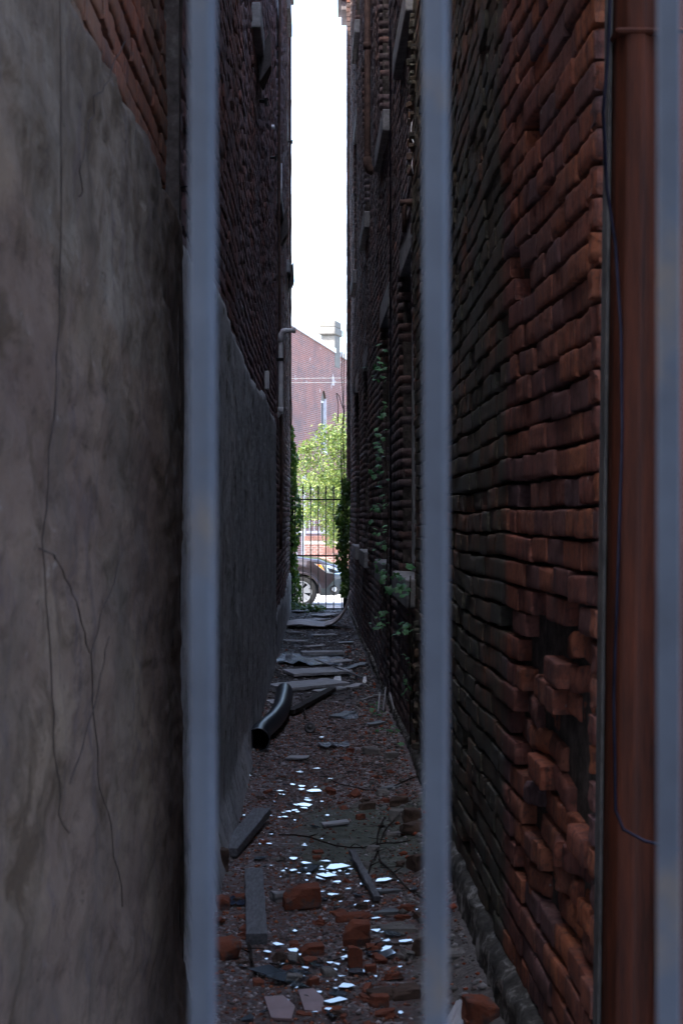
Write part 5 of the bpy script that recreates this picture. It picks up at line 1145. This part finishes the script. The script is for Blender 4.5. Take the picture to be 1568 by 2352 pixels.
for k in range(8): b.box((k * .0085 - .03, 0, .004 * (k % 2)), (.0095, .16, .004), rot=Matrix.Rotation(R(14), 3, 'X') @ Matrix.Rotation(R(18 if k % 2 else -18), 3, 'Y'))
b.box((.036, 0, .008), (.006, .165, .012), rot=Matrix.Rotation(R(14), 3, 'X'))
o = b.build('ribbed_metal_piece', M_white); o.location = (p.x, p.y, .05); o.rotation_euler = (0, R(0), R(-22)); tag(o, 'shiny ribbed white metal piece at the bottom edge by the right wall', 'metal piece')
V = []; nU, nV = 40, 9; yb = 19.6
for i in range(nU):
    f = i / (nU - 1)
    if f < .55: xx = -.80 + f / .55 * .58; zz = .035 + .02 * math.sin(f * 9)
    else: a = (f - .55) / .45; xx = -.22 + .34 * math.sin(a * 1.35); zz = .035 + .56 * (1 - math.cos(a * 1.4)) 
    wd = .95 * (1 - .0 * f) if f < .5 else .95 * (1 - (f - .5) / .5 * .82)
    for j in range(nV):
        g_ = j / (nV - 1); V.append((xx + .01 * math.sin(j), yb + .35 * f + wd * g_, zz + .03 * (g_ - .5) ** 2 * 4 + .006 * mn.noise(Vector((f * 8, g_ * 6, 1)))))
idx = np.arange(nU * nV).reshape(nU, nV); q = np.stack([idx[:-1, :-1], idx[1:, :-1], idx[1:, 1:], idx[:-1, 1:]], -1).reshape(-1, 4)
o = npmesh('curled_panel', V, q, simple('worn_laminate', (.38, .34, .35), .6, 0, .4, 9, .35, .4, .004, vec=(.6, 4, 1)), None, True); so = o.modifiers.new('s', 'SOLIDIFY'); so.thickness = .014
tag(o, 'long curled board sweeping up against the right wall just before the iron gate', 'curled board')
# vine stems / twigs lying on the floor
tw = [([(960, 1790), (900, 1812), (840, 1818), (780, 1806), (715, 1772)], 'dark creeper stem crossing the red grit in the middle distance'),
      ([(640, 1922), (740, 1938), (835, 1950), (905, 1942), (960, 1930)], 'thin dark stem lying along the edge of the greenish patch'),
      ([(883, 1880), (866, 1925), (862, 1970), (846, 2010), (832, 2052)], 'tangled dark creeper stem running down to the leaning lath'),
      ([(905, 1890), (880, 1918), (868, 1960), (878, 2010)], 'second dark creeper stem beside the tangled one'),
      ([(570, 2180), (585, 2240), (606, 2250), (660, 2222), (780, 2206), (900, 2178), (975, 2164)], 'long thin twig across the front beside the grey shards'),
      ([(570, 2170), (578, 2215), (596, 2246)], 'short dark stick dropping from the near plank'),
      ([(870, 1980), (920, 2030), (975, 2068), (1030, 2120)], 'thin twig running right behind the middle bar')]
for i, (pp, lab) in enumerate(tw):
    P = []
    for k in range(len(pp) - 1):
        for f in (0, .34, .67): P.append(GG(pp[k][0] + (pp[k + 1][0] - pp[k][0]) * f + 5 * mn.noise(Vector((k + f, i, 0))), pp[k][1] + (pp[k + 1][1] - pp[k][1]) * f + 5 * mn.noise(Vector((k + f, i, 7)))))
    P = [Vector((p.x, p.y, gh(p.x, p.y) + .010 + .008 * math.sin(j))) for j, p in enumerate(P)]
    b = MB(); b.tube(P, [.0045 * (1 - .5 * j / len(P)) for j in range(len(P))], 6)
    for j in range(2, len(P) - 1, 3):
        q = P[j]; b.tube([q, q + Vector((random.uniform(-.05, .05), random.uniform(-.06, .06), .015)), q + Vector((random.uniform(-.09, .09), random.uniform(-.1, .1), .008))], [.003, .002, .001], 5)
    tag(b.build('twig', M_twig, smooth=True), lab, 'twig', 'dry stems on the floor')
# dried creeper traces on the near stucco
tr = [([(150, 1500), (118, 1380), (70, 1290), (20, 1250)], 2.6, 'old creeper branch bending left across the tan stucco'), ([(70, 1800), (110, 1700), (160, 1520), (175, 1450)], 2.6, 'short dark creeper branch crossing the leftmost trace'),
      ([(75, 0), (78, 500), (68, 900), (30, 1240), (55, 1600), (70, 1800), (95, 1950)], 2.6, 'old dark creeper trace up the tan stucco, leftmost'),
      ([(240, 95), (200, 175), (165, 230), (148, 300), (130, 380), (125, 470)], 3.0, 'pale hanging stem against the bricks and stucco, upper left'),
      ([(240, 1260), (185, 1400), (155, 1500), (170, 1780), (210, 1920), (240, 2120)], 3.6, 'old dark creeper trace low on the tan stucco, right of the others')]
for i, (pp, d_, lab) in enumerate(tr):
    P = []
    for px, py in pp:
        d_ = 1565 / (732 - px); P.append(Vector((LA + LM * d_ + .046 + (.02 if i == 1 else 0), d_, CH - (py - 1183) / F * d_)))
    Q = []
    for k in range(len(P) - 1):
        for f in (0, .2, .4, .6, .8): q = P[k].lerp(P[k + 1], f); q = q + Vector((.002 * mn.noise(Vector((k + f, i, 3))), .05 * mn.noise(Vector(((k + f) * 2.3, i, 1))), 0)); Q.append(q)
    b = MB(); b.tube(Q, [.0011 + .0013 * abs(mn.noise(Vector((k * .4, i, 0)))) for k in range(len(Q))], 6); tag(b.build('creeper_stem', M_creep, smooth=True), lab, 'stem', 'old creeper stems on the stucco')
